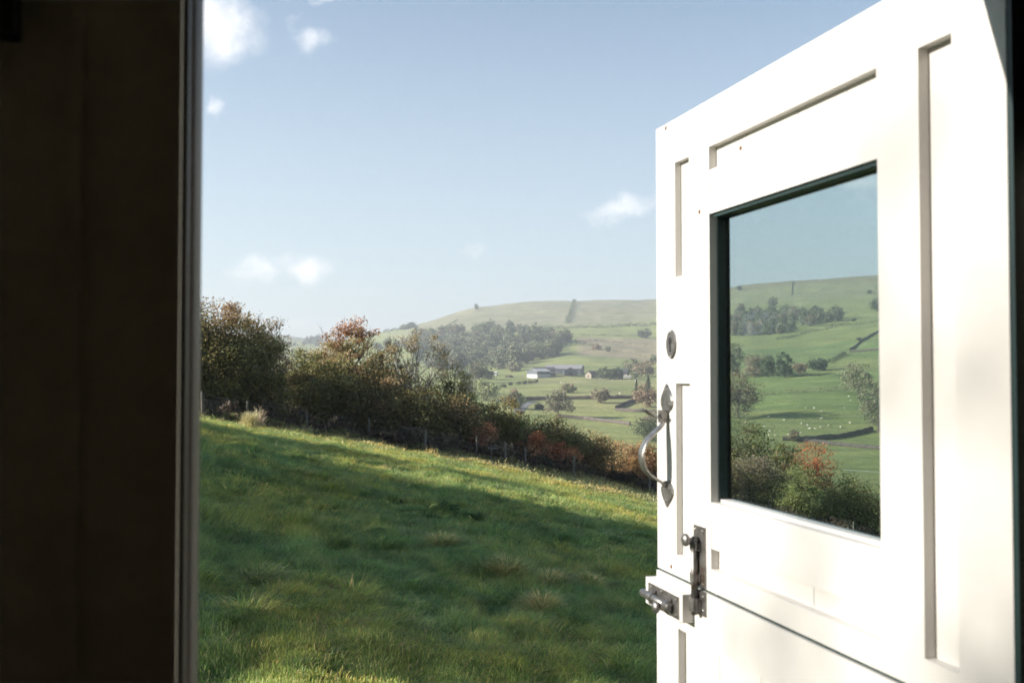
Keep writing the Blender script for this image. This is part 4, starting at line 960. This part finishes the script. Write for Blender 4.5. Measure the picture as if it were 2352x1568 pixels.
stone_wall([(1414, 940.5), (1437, 930), (1462, 921)], 1.9, 'shaded stone wall running up towards the two conifers', seed=4)
stone_wall([(1413, 943), (1460, 946), (1512, 949.5)], 1.4, 'low stone wall leaving the corner of the shaded wall', seed=5)
hedge_line([(1241, 757), (1300, 755), (1370, 752.5), (1440, 749.5), (1510, 746), (1640, 742)], 5.5, 5, HG + HB[:1], 'long bushy hedge crossing the slope under the moor', dens=1.5, leaf=1.5, seed=6, var=.5)
hedge_line([(1310, 770), (1370, 771), (1432, 772)], 2.4, 2.5, HG, 'thin broken hedge in the pasture above the cattle', dens=1.2, leaf=1.2, seed=7, gaps=.35)
hedge_line([(1303, 744), (1308, 728), (1313, 712), (1318, 697)], 6, 6, HG, 'dark hedge climbing straight up the moor to the skyline', dens=1.0, leaf=1.8, seed=8, gaps=.12)
hedge_line([(1013, 757), (1034, 745), (1053, 734)], 2.5, 2.5, HG, 'thin dark line of hedge on the left shoulder of the hill', dens=1.2, leaf=1.2, seed=9)
hedge_line([(1319, 794), (1345, 793), (1372, 795)], 3.5, 4, HG, 'low dark hedge beside the brown field', dens=1.5, leaf=1.2, seed=10)
hedge_line([(880, 764), (925, 756), (950, 750)], 6, 6, HG, 'dark hedge along the low left end of the ridge', dens=.8, leaf=2, seed=11)
hedge_line([(1000, 868), (1060, 872), (1110, 871), (1140, 870)], 2.5, 3, HG, 'dark hedge beside the small white shed', leaf=.8, dens=2, seed=12)
hedge_line([(1280, 812), (1400, 803), (1520, 822)], 1.5, 1.6, HG, 'faint hedge at the lower side of the brown field', dens=1.0, leaf=.8, seed=13, gaps=.25)
# through the window
hedge_line([(1748, 908.5), (1830, 903), (1900, 898), (1990, 896)], 2.4, 2, HB, 'brown hedge above the window sheep field', seed=20, dens=4)
hedge_line([(1700, 866), (1740, 862), (1800, 863), (1880, 864), (1955, 865)], 2.2, 2, HG + HB[:1], 'dark hedge across the window fields under the twin trees', seed=21)
stone_wall([(1798, 1011.5), (1860, 1012), (1920, 1007), (1965, 999), (2005, 989)], 2.0, 'curving shaded stone wall at the foot of the sheep field', seed=22)
stone_wall([(1820, 1012.5), (1880, 1018), (1950, 1026), (2040, 1034)], 1.6, 'lower stone wall parting from the curving one', seed=23)
hedge_line([(1897, 752), (1950, 746), (2030, 741), (2120, 736)], 3, 2.5, HG, 'thin dark hedge on the slope right of the hanging wood', seed=24, leaf=1.2, dens=1.2)
stone_wall([(1952, 804), (1985, 780), (2025, 755), (2060, 738)], 1.9, 'stone wall climbing steeply right in the window', seed=25)
stone_wall([(1950, 809.5), (1985, 807), (2025, 804.5), (2100, 800)], 1.8, 'level stone wall below the steep one', seed=26)
hedge_line([(1899, 835), (1922, 825), (1942, 814)], 3, 2.5, HG, 'short dark hedge rising right of the round dark tree', seed=27, leaf=.8)
stone_wall([(1818, 678), (1819, 663), (1821, 646)], 1.8, 'thin wall line running up the ridge in the window', seed=28)
hedge_line([(1780, 781), (1850, 766), (1925, 750)], 2.2, 3, HG, 'dark hedge along the lower edge of the hanging wood', seed=29, leaf=1.2, dens=1.5)

def vtree(X, Yb, Yt, wpx, pal, label, name='field_tree', cat='tree', palTop=None, group=None, n=1500, leaf=None, cb=.1, seed=None, r=None, topf=.7, blobs=None, clumps=50, **kw):
    if r: b = at_r(X, r)
    else: b, r = hit(X, Yb, 90)
    h = float(slope_of(X, Yt)) * r - b.z; wd = wpx * PXM(r)
    return plant(name, label, cat, group, b, h, wd * 1.12, pal, palTop, topf, n=int(n * 1.7), leaf=leaf or max(.5, PXM(r) * 2.8), cb=min(cb, .03) if cb < .3 else cb, clumps=clumps, seed=seed or int(X * 3 + Yb), mat=M_far, blobs=blobs, limbs=8, fine=1, sigma=wd * .1, **kw)
PG = [(0.174, 0.196, 0.094), (0.203, 0.217, 0.102), (0.145, 0.174, 0.087)]
MG = [(.095, .120, .062), (.08, .105, .055), (.12, .135, .072)]
DG = [(0.046, 0.065, 0.038), (0.061, 0.080, 0.043)]
RBn = [(.20, .15, .105), (.17, .135, .09), (.22, .16, .11)]
GB = [(0.174, 0.152, 0.109), (0.145, 0.131, 0.094), (0.203, 0.174, 0.123)]
vtree(1118, 920, 868, 54, PG, 'pale green round tree standing behind the hedge tips', n=2600, cb=.02)
vtree(1184, 938, 894, 44, MG, 'small tree with a red brown top above the road', palTop=RBn, topf=.72, n=2200, cb=.05)
vtree(1283, 957, 898, 60, GB + MG[:1], 'largest loose grey green tree leaning over the slanting wall', n=2600, cb=.12, blobs=[(-.15, 0, .55, .3, .4, .3), (.12, 0, .62, .32, .4, .34), (.28, 0, .38, .2, .3, .2), (-.25, 0, .3, .22, .3, .2), (0, 0, .82, .2, .3, .15)])
vtree(1240, 940, 925, 18, DG, 'small dark bush beside the road', 'field_bush', 'bush', n=500, cb=0)
vtree(1306, 903, 880, 25, MG + RBn[:1], 'small round dark tree in the middle of the farm field', n=1200, cb=.05)
vtree(1379, 925, 889, 34, GB, 'grey brown round tree on the long level wall', n=1900, cb=.08)
vtree(1485, 934, 879, 48, RBn, 'brown weeping tree by the edge of the door', n=2600, cb=.06)
vtree(1487, 1010, 950, 66, MG + DG, 'tree with grey top standing behind the lower hedge', palTop=GB, topf=.7, n=3200, cb=0, leaf=.4)
vtree(1535, 990, 940, 60, MG, 'tree hidden behind the far edge of the door', n=900)
def conifer(X, Yb, Yt, wpx, label, seed=1):
    b, r = hit(X, Yb, 90); h = float(slope_of(X, Yt)) * r - b.z; wd = wpx * PXM(r); g = np.random.default_rng(seed)
    n = 1300; t = g.uniform(0.04, 1, n); a = g.uniform(0, 6.28, n); tier = .75 + .25 * np.cos(t * 34); rad = wd / 2 * (1 - t) ** .85 * tier * g.uniform(.35, 1.08, n)
    P = np.stack([rad * np.cos(a), rad * np.sin(a), h * t + .0], -1); pal = np.array(DG); c = pal[g.integers(0, 2, n)] * g.uniform(.7, 1.3, (n, 1))
    root = empty('conifer', b); tag(root, label, 'tree')
    V, Fa = tubes([(np.array([[0, 0, -.3], [0, 0, h * .5], [0, 0, h * .98]]), np.array([.28, .16, .02]))], 6); mk('trunk', V, Fa, M_bark, root, smooth=True)
    V, Fa = cards(P, .62, g, 1.3); mk('crown', V, Fa, M_far, root, col=np.repeat(c, 4, 0)); return root
conifer(1462, 920, 873, 20, 'dark pointed conifer left of the brown weeping tree', 1)
conifer(1489, 905, 860, 24, 'taller spreading conifer behind the brown weeping tree', 2)
# farmyard trees
vtree(1385, 871, 843, 30, DG + MG[:1], 'dark farm tree at the right end of the long pale roof', n=900, cb=0, r=835)
vtree(1403, 871, 846, 24, DG + MG[:1], 'middle dark farm tree behind the grazing sheep', n=800, cb=0, r=835)
vtree(1420, 871, 842, 26, DG, 'pointed dark farm tree right of the middle one', n=900, cb=0, r=838)
vtree(1450, 858, 824, 34, MG + RBn[:1], 'grey green tree rising behind the right farm barn', n=1200, cb=.1, r=930)
vtree(1483, 866, 827, 46, RBn + MG[:1], 'mauve brown broad tree at the right end of the farm', n=1700, cb=.05, r=890)
vtree(1457, 868, 854, 14, PG, 'small pale round tree in front of the right farm barn', 'field_bush', n=450, cb=0)
vtree(1182, 853, 829, 30, GB + PG[:1], 'pale bushy tree at the foot of the wood', n=1100, cb=0)
vtree(1122, 869, 844, 26, DG + MG, 'dark tree left of the small white shed', n=900, cb=0, r=800)
vtree(1093, 872, 828, 42, MG + RBn[:1], 'tall grey green tree rising above the hedge by the white shed', n=1700, cb=0, r=760)
vtree(1073, 905, 868, 46, MG + GB, 'grey tree half hidden by the arching olive shrub', n=1500, cb=0)
vtree(1062, 880, 845, 34, MG, 'dim tree at the left foot of the wood', n=1100, cb=0, r=800)
vtree(1170, 872, 862, 14, HB, 'small brown bush left of the white walled barn', 'field_bush', 'bush', n=350, cb=0, r=845)
vtree(1482, 777, 755, 28, DG, 'lone dark tree in the high pasture right of the brown field', n=800, cb=.0)
vtree(1371, 803, 790, 18, RBn, 'small brown bush at the lower edge of the brown field', 'field_bush', 'bush', n=350, cb=0)
vtree(1397, 807, 796, 10, MG, 'tiny bush right of the small brown one', 'field_bush', 'bush', n=220, cb=0)
vtree(1502, 834, 815, 18, MG, 'dark bush close to the door edge above the farm', 'field_bush', 'bush', n=350, cb=0)
vtree(712, 785, 771, 20, DG, 'dark round tree on the far left hill', n=500, cb=0, r=2700)
vtree(730, 786, 770, 22, DG, 'dark round tree right of its twin on the far left hill', n=500, cb=0, r=2680)
vtree(933, 768, 744, 22, DG + MG, 'dark tree at the low left end of the ridge', n=600, cb=0, r=2050)
vtree(946, 752, 740, 22, DG, 'small dark clump on the left skyline of the ridge', n=400, cb=0, r=2150)
vtree(1095, 706, 698, 8, DG, 'tiny bush on the skyline of the moor', 'field_bush', 'bush', n=120, cb=0, r=2180)
vtree(1319, 696, 688, 8, DG, 'tiny bush where the climbing hedge meets the skyline', 'field_bush', 'bush', n=120, cb=0, r=2230)
for k, (X, Y, wq) in enumerate([(1156, 889.5, 14), (1172, 885, 12), (1192, 883, 13), (1205, 882, 13), (1217, 880.5, 13), (1230, 879, 13)]):
    vtree(X, Y, Y - 8, wq, DG + HG, ['clipped dark bush first from the left in front of the barn', 'clipped dark bush second from the left in front of the barn', 'clipped dark bush third from the left in front of the barn', 'clipped dark bush fourth from the left in front of the barn', 'clipped dark bush fifth from the left in front of the barn', 'clipped dark bush nearest the barn wall'][k], 'field_bush', 'bush', group='clipped bushes in front of the white walled barn', n=300, cb=0, leaf=.5)
# window trees
vtree(1697, 960, 854, 80, [(.13, .085, .055), (.10, .07, .045)] + MG[:1], 'large red brown tree at the left of the window throwing a long shadow', n=3600, cb=.0, palTop=[(.15, .095, .06), (.12, .08, .05)], leaf=.6)
vtree(1735, 866, 812, 50, RBn + GB, 'brown grey tree left of the twin dark one', n=1700, cb=0)
vtree(1765, 866, 815, 34, MG + DG, 'dull green tree between the brown tree and the dark one', n=1300, cb=0)
vtree(1804, 866, 806, 36, DG, 'tall dark forked tree in the middle window hedge', n=1900, cb=0)
vtree(1837, 866, 834, 28, RBn, 'small brown tree with a bare trunk right of the forked one', n=800, cb=.35)
vtree(1879, 851, 820, 36, DG, 'round dark tree at the foot of the rising hedge', n=1500, cb=0)
vtree(1683, 866, 780, 50, MG + RBn[:1], 'dark mass of trees at the left edge of the window', n=2200, cb=0)
vtree(1972, 905, 824, 62, PG + GB, 'yellow green tree at the right of the window', n=2400, cb=.0)
vtree(2018, 992, 845, 82, GB + MG, 'large grey green tree cut by the right edge of the window', n=4200, cb=.05, leaf=.5)
vtree(1825, 1014, 984, 22, RBn + MG[:1], 'small brown bush on the end of the curving wall', 'field_bush', 'bush', n=500, cb=0)
vtree(1775, 705, 680, 20, MG + RBn[:1], 'lone round tree above the hanging wood', n=500, cb=.1)
vtree(2016, 716, 685, 28, DG + MG, 'dark tree on the slope at the right edge of the window', n=700, cb=.05)
vtree(1699, 667, 655, 12, DG, 'dark bush on the left of the window ridge', 'field_bush', 'bush', n=180, cb=0)
vtree(1998, 675, 666, 8, DG, 'tiny dark bush high on the window ridge', 'field_bush', 'bush', n=120, cb=0)
vtree(1961, 738, 730, 8, DG, 'tiny dark bush right of the hanging wood', 'field_bush', 'bush', n=120, cb=0)
vtree(1974, 782, 775, 8, DG, 'tiny bush growing on the steep stone wall', 'field_bush', 'bush', n=120, cb=0)

# ---------------- woods: crowns shared by copies
WK = []
for k, pal in enumerate([MG, DG + MG[:1], MG + GB[:1], GB + MG, PG + MG, RBn[:1] + MG[:1] + GB[:2]]):
    root, tk, cr = plant('woodland_tree', 'tree crown massed in the wood', 'tree', None, (0, 0, 0), 16.0, 13.0, pal, n=1500, leaf=1.3, cb=.0, clumps=46, seed=700 + k, mat=M_far, limbs=6, fine=1, link=True)
    WK.append(root)
KW = ['mid green', 'dark green', 'dull green', 'grey', 'pale green', 'brownish']
first_used = [False] * len(WK)
def wood(pts_fn, n, label, group, seed, weights, smin=.75, smax=1.2):
    g = np.random.default_rng(seed); placed = []; tries = 0
    rs_ = sorted(hit(*pts_fn(g), 300, 3000)[1] for _ in range(40)); rfar, rnear = rs_[28], rs_[12]
    while len(placed) < n and tries < 20000:
        tries += 1; X, Y = pts_fn(g)
        b, r = hit(X, Y, 300, 3000)
        if any((b.x - q[0]) ** 2 + (b.y - q[1]) ** 2 < (8.2) ** 2 for q in placed): continue
        zone_ = 'on the far side' if r > rfar else ('on the near side' if r < rnear else 'in the middle')
        placed.append((b.x, b.y)); k = int(g.choice(len(WK), p=np.array(weights) / sum(weights))); s = g.uniform(smin, smax)
        lb = f'{KW[k]} tree {zone_} of {label}'
        if not first_used[k]:
            first_used[k] = True; o = WK[k]; o.location = b; o.rotation_euler = (0, 0, g.uniform(0, 6)); o.scale = (s, s, s * g.uniform(.85, 1.15)); o['label'] = lb; o['group'] = group
        else: copy_thing(WK[k], b, g.uniform(0, 6), (s, s, s * g.uniform(.85, 1.15)), lb, group)
# wood behind the farm: outline of the tree feet in the picture
WP = [(955, 775), (1010, 768), (1080, 760), (1130, 757), (1200, 764), (1245, 777), (1306, 783), (1308, 806), (1282, 818), (1240, 826), (1212, 838), (1190, 848), (1060, 850), (1000, 852), (950, 830)]
def inpoly(x, y, P):
    c = False; n = len(P)
    for k in range(n):
        (x0, y0), (x1, y1) = P[k], P[(k + 1) % n]
        if (y0 > y) != (y1 > y) and x < (x1 - x0) * (y - y0) / (y1 - y0) + x0: c = not c
    return c
def poly_sampler(P):
    xs = [p[0] for p in P]; ys = [p[1] for p in P]
    def f(g):
        while True:
            X, Y = g.uniform(min(xs), max(xs)), g.uniform(min(ys), max(ys))
            if inpoly(X, Y, P): return X, Y
    return f
wood(poly_sampler(WP), 230, 'the hazy wood behind the farm', 'trees of the wood behind the farm', 11, [4, 3, 2, 2, 1, 1], .88, 1.3)
wood(poly_sampler([(1672, 735), (1700, 722), (1740, 722), (1800, 725), (1850, 724), (1925, 722), (1930, 738), (1890, 748), (1850, 758), (1790, 768), (1720, 775), (1690, 778), (1670, 775)]), 75, 'the wood on the window hillside', 'trees of the hanging wood on the slope', 12, [3, 2, 3, 2, 1, 4], .85, 1.15)
wood(poly_sampler([(860, 797), (900, 792), (950, 786), (960, 800), (900, 806), (860, 808)]), 16, 'the strip left of the main wood', 'trees left of the main wood', 13, [3, 3, 1, 1, 0, 1], .6, .95)
wood(poly_sampler([(660, 792), (700, 790), (745, 793), (745, 797), (700, 797), (660, 800)]), 8, 'the thin belt under the far left hill', 'trees under the far left hill', 14, [3, 3, 1, 1, 0, 1], .6, .8)
for k, u_ in enumerate(first_used):
    if not u_: 
        for ch in list(WK[k].children): bpy.data.objects.remove(ch)
        bpy.data.objects.remove(WK[k])

# ---------------- farm buildings
M_wallwhite = simple('white_cladding', (.50, .48, .45), .6, scale=.4); M_clad = simple('grey_blue_cladding', (.07, .085, .10), .6, scale=.4)
M_roofpale = simple('pale_sheet_roof', (.50, .48, .45), .5, scale=.3); M_roofgrey = simple('grey_sheet_roof', (.26, .25, .245), .55, scale=.3); M_roofdark = simple('dark_slate', (.06, .06, .065), .7, scale=.4)
M_stonew = simple('stone_house_wall', (.27, .23, .18), .9, scale=.6); M_open = simple('dark_opening', (.015, .015, .016), .9); M_yard = simple('yard_concrete', (.42, .39, .35), .9, scale=.2)
def barn(X, r, wl, ln, he, hr, ang, label, name='barn', upper=None, lower=None, roofm=None, split=.5, openings=(), cat='barn'):
    """gable end faces local -y; ridge runs along local y"""
    b = at_r(X, r); root = empty(name, b, ang); tag(root, label, cat, 'farm buildings')
    w2 = wl / 2
    def wallpart(nm, z0, z1, m, gable=False, inset=0):
        bm = bmesh.new(); box(bm, (-w2 + inset, inset, z0), (w2 - inset, ln - inset, z1)); from_bm(nm, bm, m, root)
    wallpart('lower_wall', -1.5, he * split, lower or upper); wallpart('wall', he * split + .01, he, upper, inset=.05)
    bm = bmesh.new()
    for y0 in (0.05, ln - .25):
        v = [bm.verts.new(p) for p in ((-w2 + .05, y0, he + .01), (w2 - .05, y0, he + .01), (0, y0, hr - .12), (-w2 + .05, y0 + .2, he + .01), (w2 - .05, y0 + .2, he + .01), (0, y0 + .2, hr - .12))]
        for f in ((0, 1, 2), (5, 4, 3), (0, 3, 4, 1), (1, 4, 5, 2), (2, 5, 3, 0)): bm.faces.new([v[k] for k in f])
    from_bm('gable', bm, upper, root)
    bm = bmesh.new(); ov = .5; dz = (hr - he) / w2
    for s in (-1, 1):
        e = (s * (w2 + ov), he - ov * dz); t_ = .18
        v = [bm.verts.new(p) for p in ((e[0], -ov, e[1]), (s * .0, -ov, hr), (s * .0, ln + ov, hr), (e[0], ln + ov, e[1]), (e[0], -ov, e[1] + t_), (0, -ov, hr + t_), (0, ln + ov, hr + t_), (e[0], ln + ov, e[1] + t_))]
        for f in ((0, 1, 2, 3), (7, 6, 5, 4), (0, 4, 5, 1), (3, 2, 6, 7), (0, 3, 7, 4)): bm.faces.new([v[k] for k in f])
    from_bm('roof', bm, roofm or M_roofgrey, root)
    for (side, u0, u1, z0, z1, nm, m) in openings:
        bm = bmesh.new()
        if side == 'g': box(bm, (u0, -.08, z0), (u1, .06, z1))
        elif side == 'r': box(bm, (w2 - .02, u0, z0), (w2 + .08, u1, z1))
        else: box(bm, (-w2 - .08, u0, z0), (-w2 + .02, u1, z1))
        from_bm(nm, bm, m, root)
    return root
def az(X): return -float(theta_of(X))
barn(1222, 850, 13.5, 15, 5.8, 7.9, az(1222) - .86 + .0, 'barn with white lower walls and a dark grey blue gable', upper=M_clad, lower=M_wallwhite, roofm=M_roofpale, split=.56, openings=[('g', -2.2, 2.2, -.3, 3.3, 'sliding_door', simple('off_white_door', (.55, .54, .52), .6))])
barn(1338, 905, 20, 33, 5.0, 8.4, az(1338) + R_(82), 'longest barn with a pale sheet roof above the stone house', upper=M_clad, lower=M_clad, roofm=M_roofgrey, openings=[('r', 3, 14, .4, 3.5, 'opening', M_open)])
barn(1311, 868, 11.5, 16, 4.2, 7.2, az(1311) + .1, 'dark gabled barn in the middle of the farm', upper=M_clad, lower=M_roofdark, roofm=M_roofdark, openings=[('g', -2, 2, -.5, 3, 'doorway', M_open)])
barn(1273, 885, 8, 18, 4.2, 6.4, az(1273) + R_(86), 'low dark open fronted shed beside the white walled barn', 'shed', cat='shed', upper=M_roofdark, lower=M_stonew, roofm=M_roofdark, openings=[('r', 1, 7, -.3, 2.8, 'opening', M_open), ('r', 8, 15, -.3, 2.8, 'opening', M_open)])
barn(1276, 862, 7, 15, 2.3, 3.2, az(1276) + R_(95), 'low lean shed with a tan roof before the open fronted one', 'shed', cat='shed', upper=M_open, lower=M_stonew, roofm=simple('tan_roof', (.32, .27, .2), .8, scale=.4))
barn(1351, 852, 7, 10, 3.6, 6.0, az(1351) - .75, 'small stone farmhouse with a dark slate roof', 'farmhouse', cat='house', upper=M_stonew, lower=M_stonew, roofm=M_roofdark, openings=[('r', 1.5, 2.7, 1, 2.4, 'window', M_open), ('r', 6, 7.2, 1, 2.4, 'window', M_open), ('g', -.7, .7, 1, 2.3, 'window', M_open)])
barn(1443, 890, 11, 15, 4.4, 7.0, az(1443) + R_(80), 'dark barn behind the trees at the right end of the farm', upper=M_roofdark, lower=M_stonew, roofm=M_roofdark)
barn(1142, 900, 5.5, 8.5, 2.6, 3.5, az(1142) + R_(78), 'small white shed standing apart left of the farm', 'shed', cat='shed', upper=M_wallwhite, lower=M_wallwhite, roofm=M_roofpale, openings=[('r', 5.5, 7.5, 0, 2, 'doorway', M_open)])
barn(1449, 852, 2.4, 6.5, 1.6, 2.1, az(1449) + R_(88), 'long low white trailer in front of the right farm barn', 'livestock_trailer', cat='trailer', upper=M_wallwhite, lower=M_wallwhite, roofm=M_wallwhite)
# road below the farm
rd = [hit(X, Y, 90)[0] for X, Y in ((1188, 948), (1196, 940), (1203, 932), (1212, 926), (1228, 922))]
A = []; Lr = []
for k, p in enumerate(rd):
    d = (rd[min(k + 1, 4)] - rd[max(k - 1, 0)]); d.z = 0; d.normalize(); nrm = Vector((-d.y, d.x, 0))
    for s in (-2.2, 2.2):
        q = p + nrm * s; A.append((q.x, q.y, float(H(q.x, q.y)) + .12))
mk('lane', A, [(2 * k, 2 * k + 1, 2 * k + 3, 2 * k + 2) for k in range(4)], simple('lane_tarmac', (.16, .155, .15), .9, scale=.3)); bpy.data.objects['lane']['kind'] = 'structure'
# pale track line in the lower window field
wl_ = path_px([(1938, 1082), (1980, 1085), (2030, 1089)], 6)
V, Fa = tubes([(np.stack([wl_[:, 0], wl_[:, 1], H(wl_[:, 0], wl_[:, 1]) + .55], -1), np.full(len(wl_), .06))], 4)
o = mk('white_rail', V, Fa, M_wallwhite); tag(o, 'thin white rail line crossing the lowest window field', 'rail')

# ---------------- animals: one continuous skinned mesh each, then copies
def beast(name, body, head_low, mat, s):
    bm = bmesh.new(); L = bm.verts.layers.skin.verify()
    def v(x, y, z, r, rr=None):
        q = bm.verts.new((x * s, y * s, z * s)); q[L].radius = (r * s, (rr or r) * s); return q
    rump = v(-.42, 0, .62, .20); mid = v(0, 0, .60, .25); ch = v(.36, 0, .62, .21); nk = v(.56, 0, .70 - head_low * .4, .10); hd_ = v(.70, 0, .74 - head_low, .075); mz = v(.86, 0, .66 - head_low, .045)
    for a, b in ((mid, rump), (mid, ch), (ch, nk), (nk, hd_), (hd_, mz)): bm.edges.new((a, b))
    for x, base in ((-.42, rump), (.34, ch)):
        for sy in (-1, 1):
            k = v(x + .02, .13 * sy, .40, .075); f = v(x - .01, .13 * sy, .2, .04); t = v(x + .01, .13 * sy, .0, .035)
            bm.edges.new((base, k)); bm.edges.new((k, f)); bm.edges.new((f, t))
    bm.verts.ensure_lookup_table(); mid[L].use_root = True
    me = bpy.data.meshes.new(name); bm.to_mesh(me); bm.free(); o = bpy.data.objects.new(name, me); COL.objects.link(o)
    m = o.modifiers.new('s', 'SKIN'); m.use_smooth_shade = True; m2 = o.modifiers.new('d', 'SUBSURF'); m2.levels = 1
    dg = bpy.context.evaluated_depsgraph_get(); me2 = bpy.data.meshes.new_from_object(o.evaluated_get(dg)); bpy.data.objects.remove(o)
    me2.materials.clear(); me2.materials.append(mat)
    for p in me2.polygons: p.use_smooth = True
    return me2
M_wool = simple('wool', (.62, .57, .47), .95, scale=5); M_hide = simple('black_hide', (.025, .022, .02), .7, scale=3)
sheep_g = beast('sheep', 0, .38, M_wool, 1.05); sheep_s = beast('sheep', 0, .0, M_wool, 1.05); cow_g = beast('cow', 0, .40, M_hide, 1.9); cow_s = beast('cow', 0, .05, M_hide, 1.9)
ga = np.random.default_rng(77)
def animal(name, me, X, Y, label, cat, group, rmin=150):
    b, r = hit(X, Y, rmin); o = bpy.data.objects.new(name, me); COL.objects.link(o); o.location = b; o.rotation_euler = (0, 0, ga.uniform(0, 6.28)); tag(o, label, cat, group)
for (zx, zy) in [(720, 356), (795, 357), (857, 387), (852, 452), (864, 447), (1065, 354), (1103, 252), (1118, 287), (1197, 237), (1217, 237), (527, 463), (682, 494), (733, 511), (755, 539), (803, 543), (852, 527), (919, 514), (1030, 527), (1115, 491), (674, 582), (782, 614), (566, 593), (445, 603), (402, 564), (350, 524), (178, 488), (387, 435), (390, 600)]:
    animal('sheep', sheep_g if ga.random() < .7 else sheep_s, 1665.2 + zx * .258, 846.7 + zy * .258, ('white sheep near the lower wall of the window field' if zy > 560 else 'white sheep in the middle of the window field' if zy > 430 else 'white sheep high in the window field towards the brown hedge') + (' on the left' if zx < 620 else ' on the right' if zx > 980 else ''), 'sheep', 'sheep in the window field')
for (zx, zy) in [(1010, 447), (1022, 450), (1048, 455), (1150, 444), (1172, 442), (1190, 441), (1240, 500), (1458, 440), (1520, 405), (1560, 412), (1600, 408), (1680, 415), (1795, 415), (1905, 418), (1985, 424), (1780, 590)]:
    animal('sheep', sheep_g if ga.random() < .7 else sheep_s, 1110 + zx * .176, 801 + zy * .176, 'tiny white sheep below the ' + ('white walled barn' if zx < 1260 else 'stone farmhouse' if zx < 1620 else 'trees at the right end of the farm'), 'sheep', 'sheep below the farm')
for (zx, zy) in [(1670, 497), (1718, 500), (1728, 503), (1740, 500), (1770, 505), (1790, 508), (1815, 512), (1890, 515), (1912, 518), (1935, 520), (1952, 521), (1968, 522), (2045, 530), (2190, 547), (1535, 500)]:
    animal('cow', cow_g if ga.random() < .7 else cow_s, 940.8 + zx * .248, 658.6 + zy * .248, 'tiny black cow at the top edge of the brown field', 'cow', 'black cattle in the brown field', 800)

# ---------------- haze
bm = bmesh.new(); zt = float(_ZT.max()) + 30
box(bm, (-6000, -3000, -420), (6000, 8000, zt)); hz = from_bm('haze', bm)
m = bpy.data.materials.new('haze_air'); m.use_nodes = True; nt = m.node_tree; nt.nodes.clear()
pv = nt.nodes.new('ShaderNodeVolumePrincipled'); pv.inputs['Color'].default_value = (.85, .90, .94, 1); pv.inputs['Density'].default_value = 2.5e-4; pv.inputs['Anisotropy'].default_value = .2
mo = nt.nodes.new('ShaderNodeOutputMaterial'); nt.links.new(pv.outputs[0], mo.inputs['Volume'])
m.cycles.homogeneous_volume = True if hasattr(m.cycles, 'homogeneous_volume') else True
hz.data.materials.append(m); tag(hz, kind='stuff')
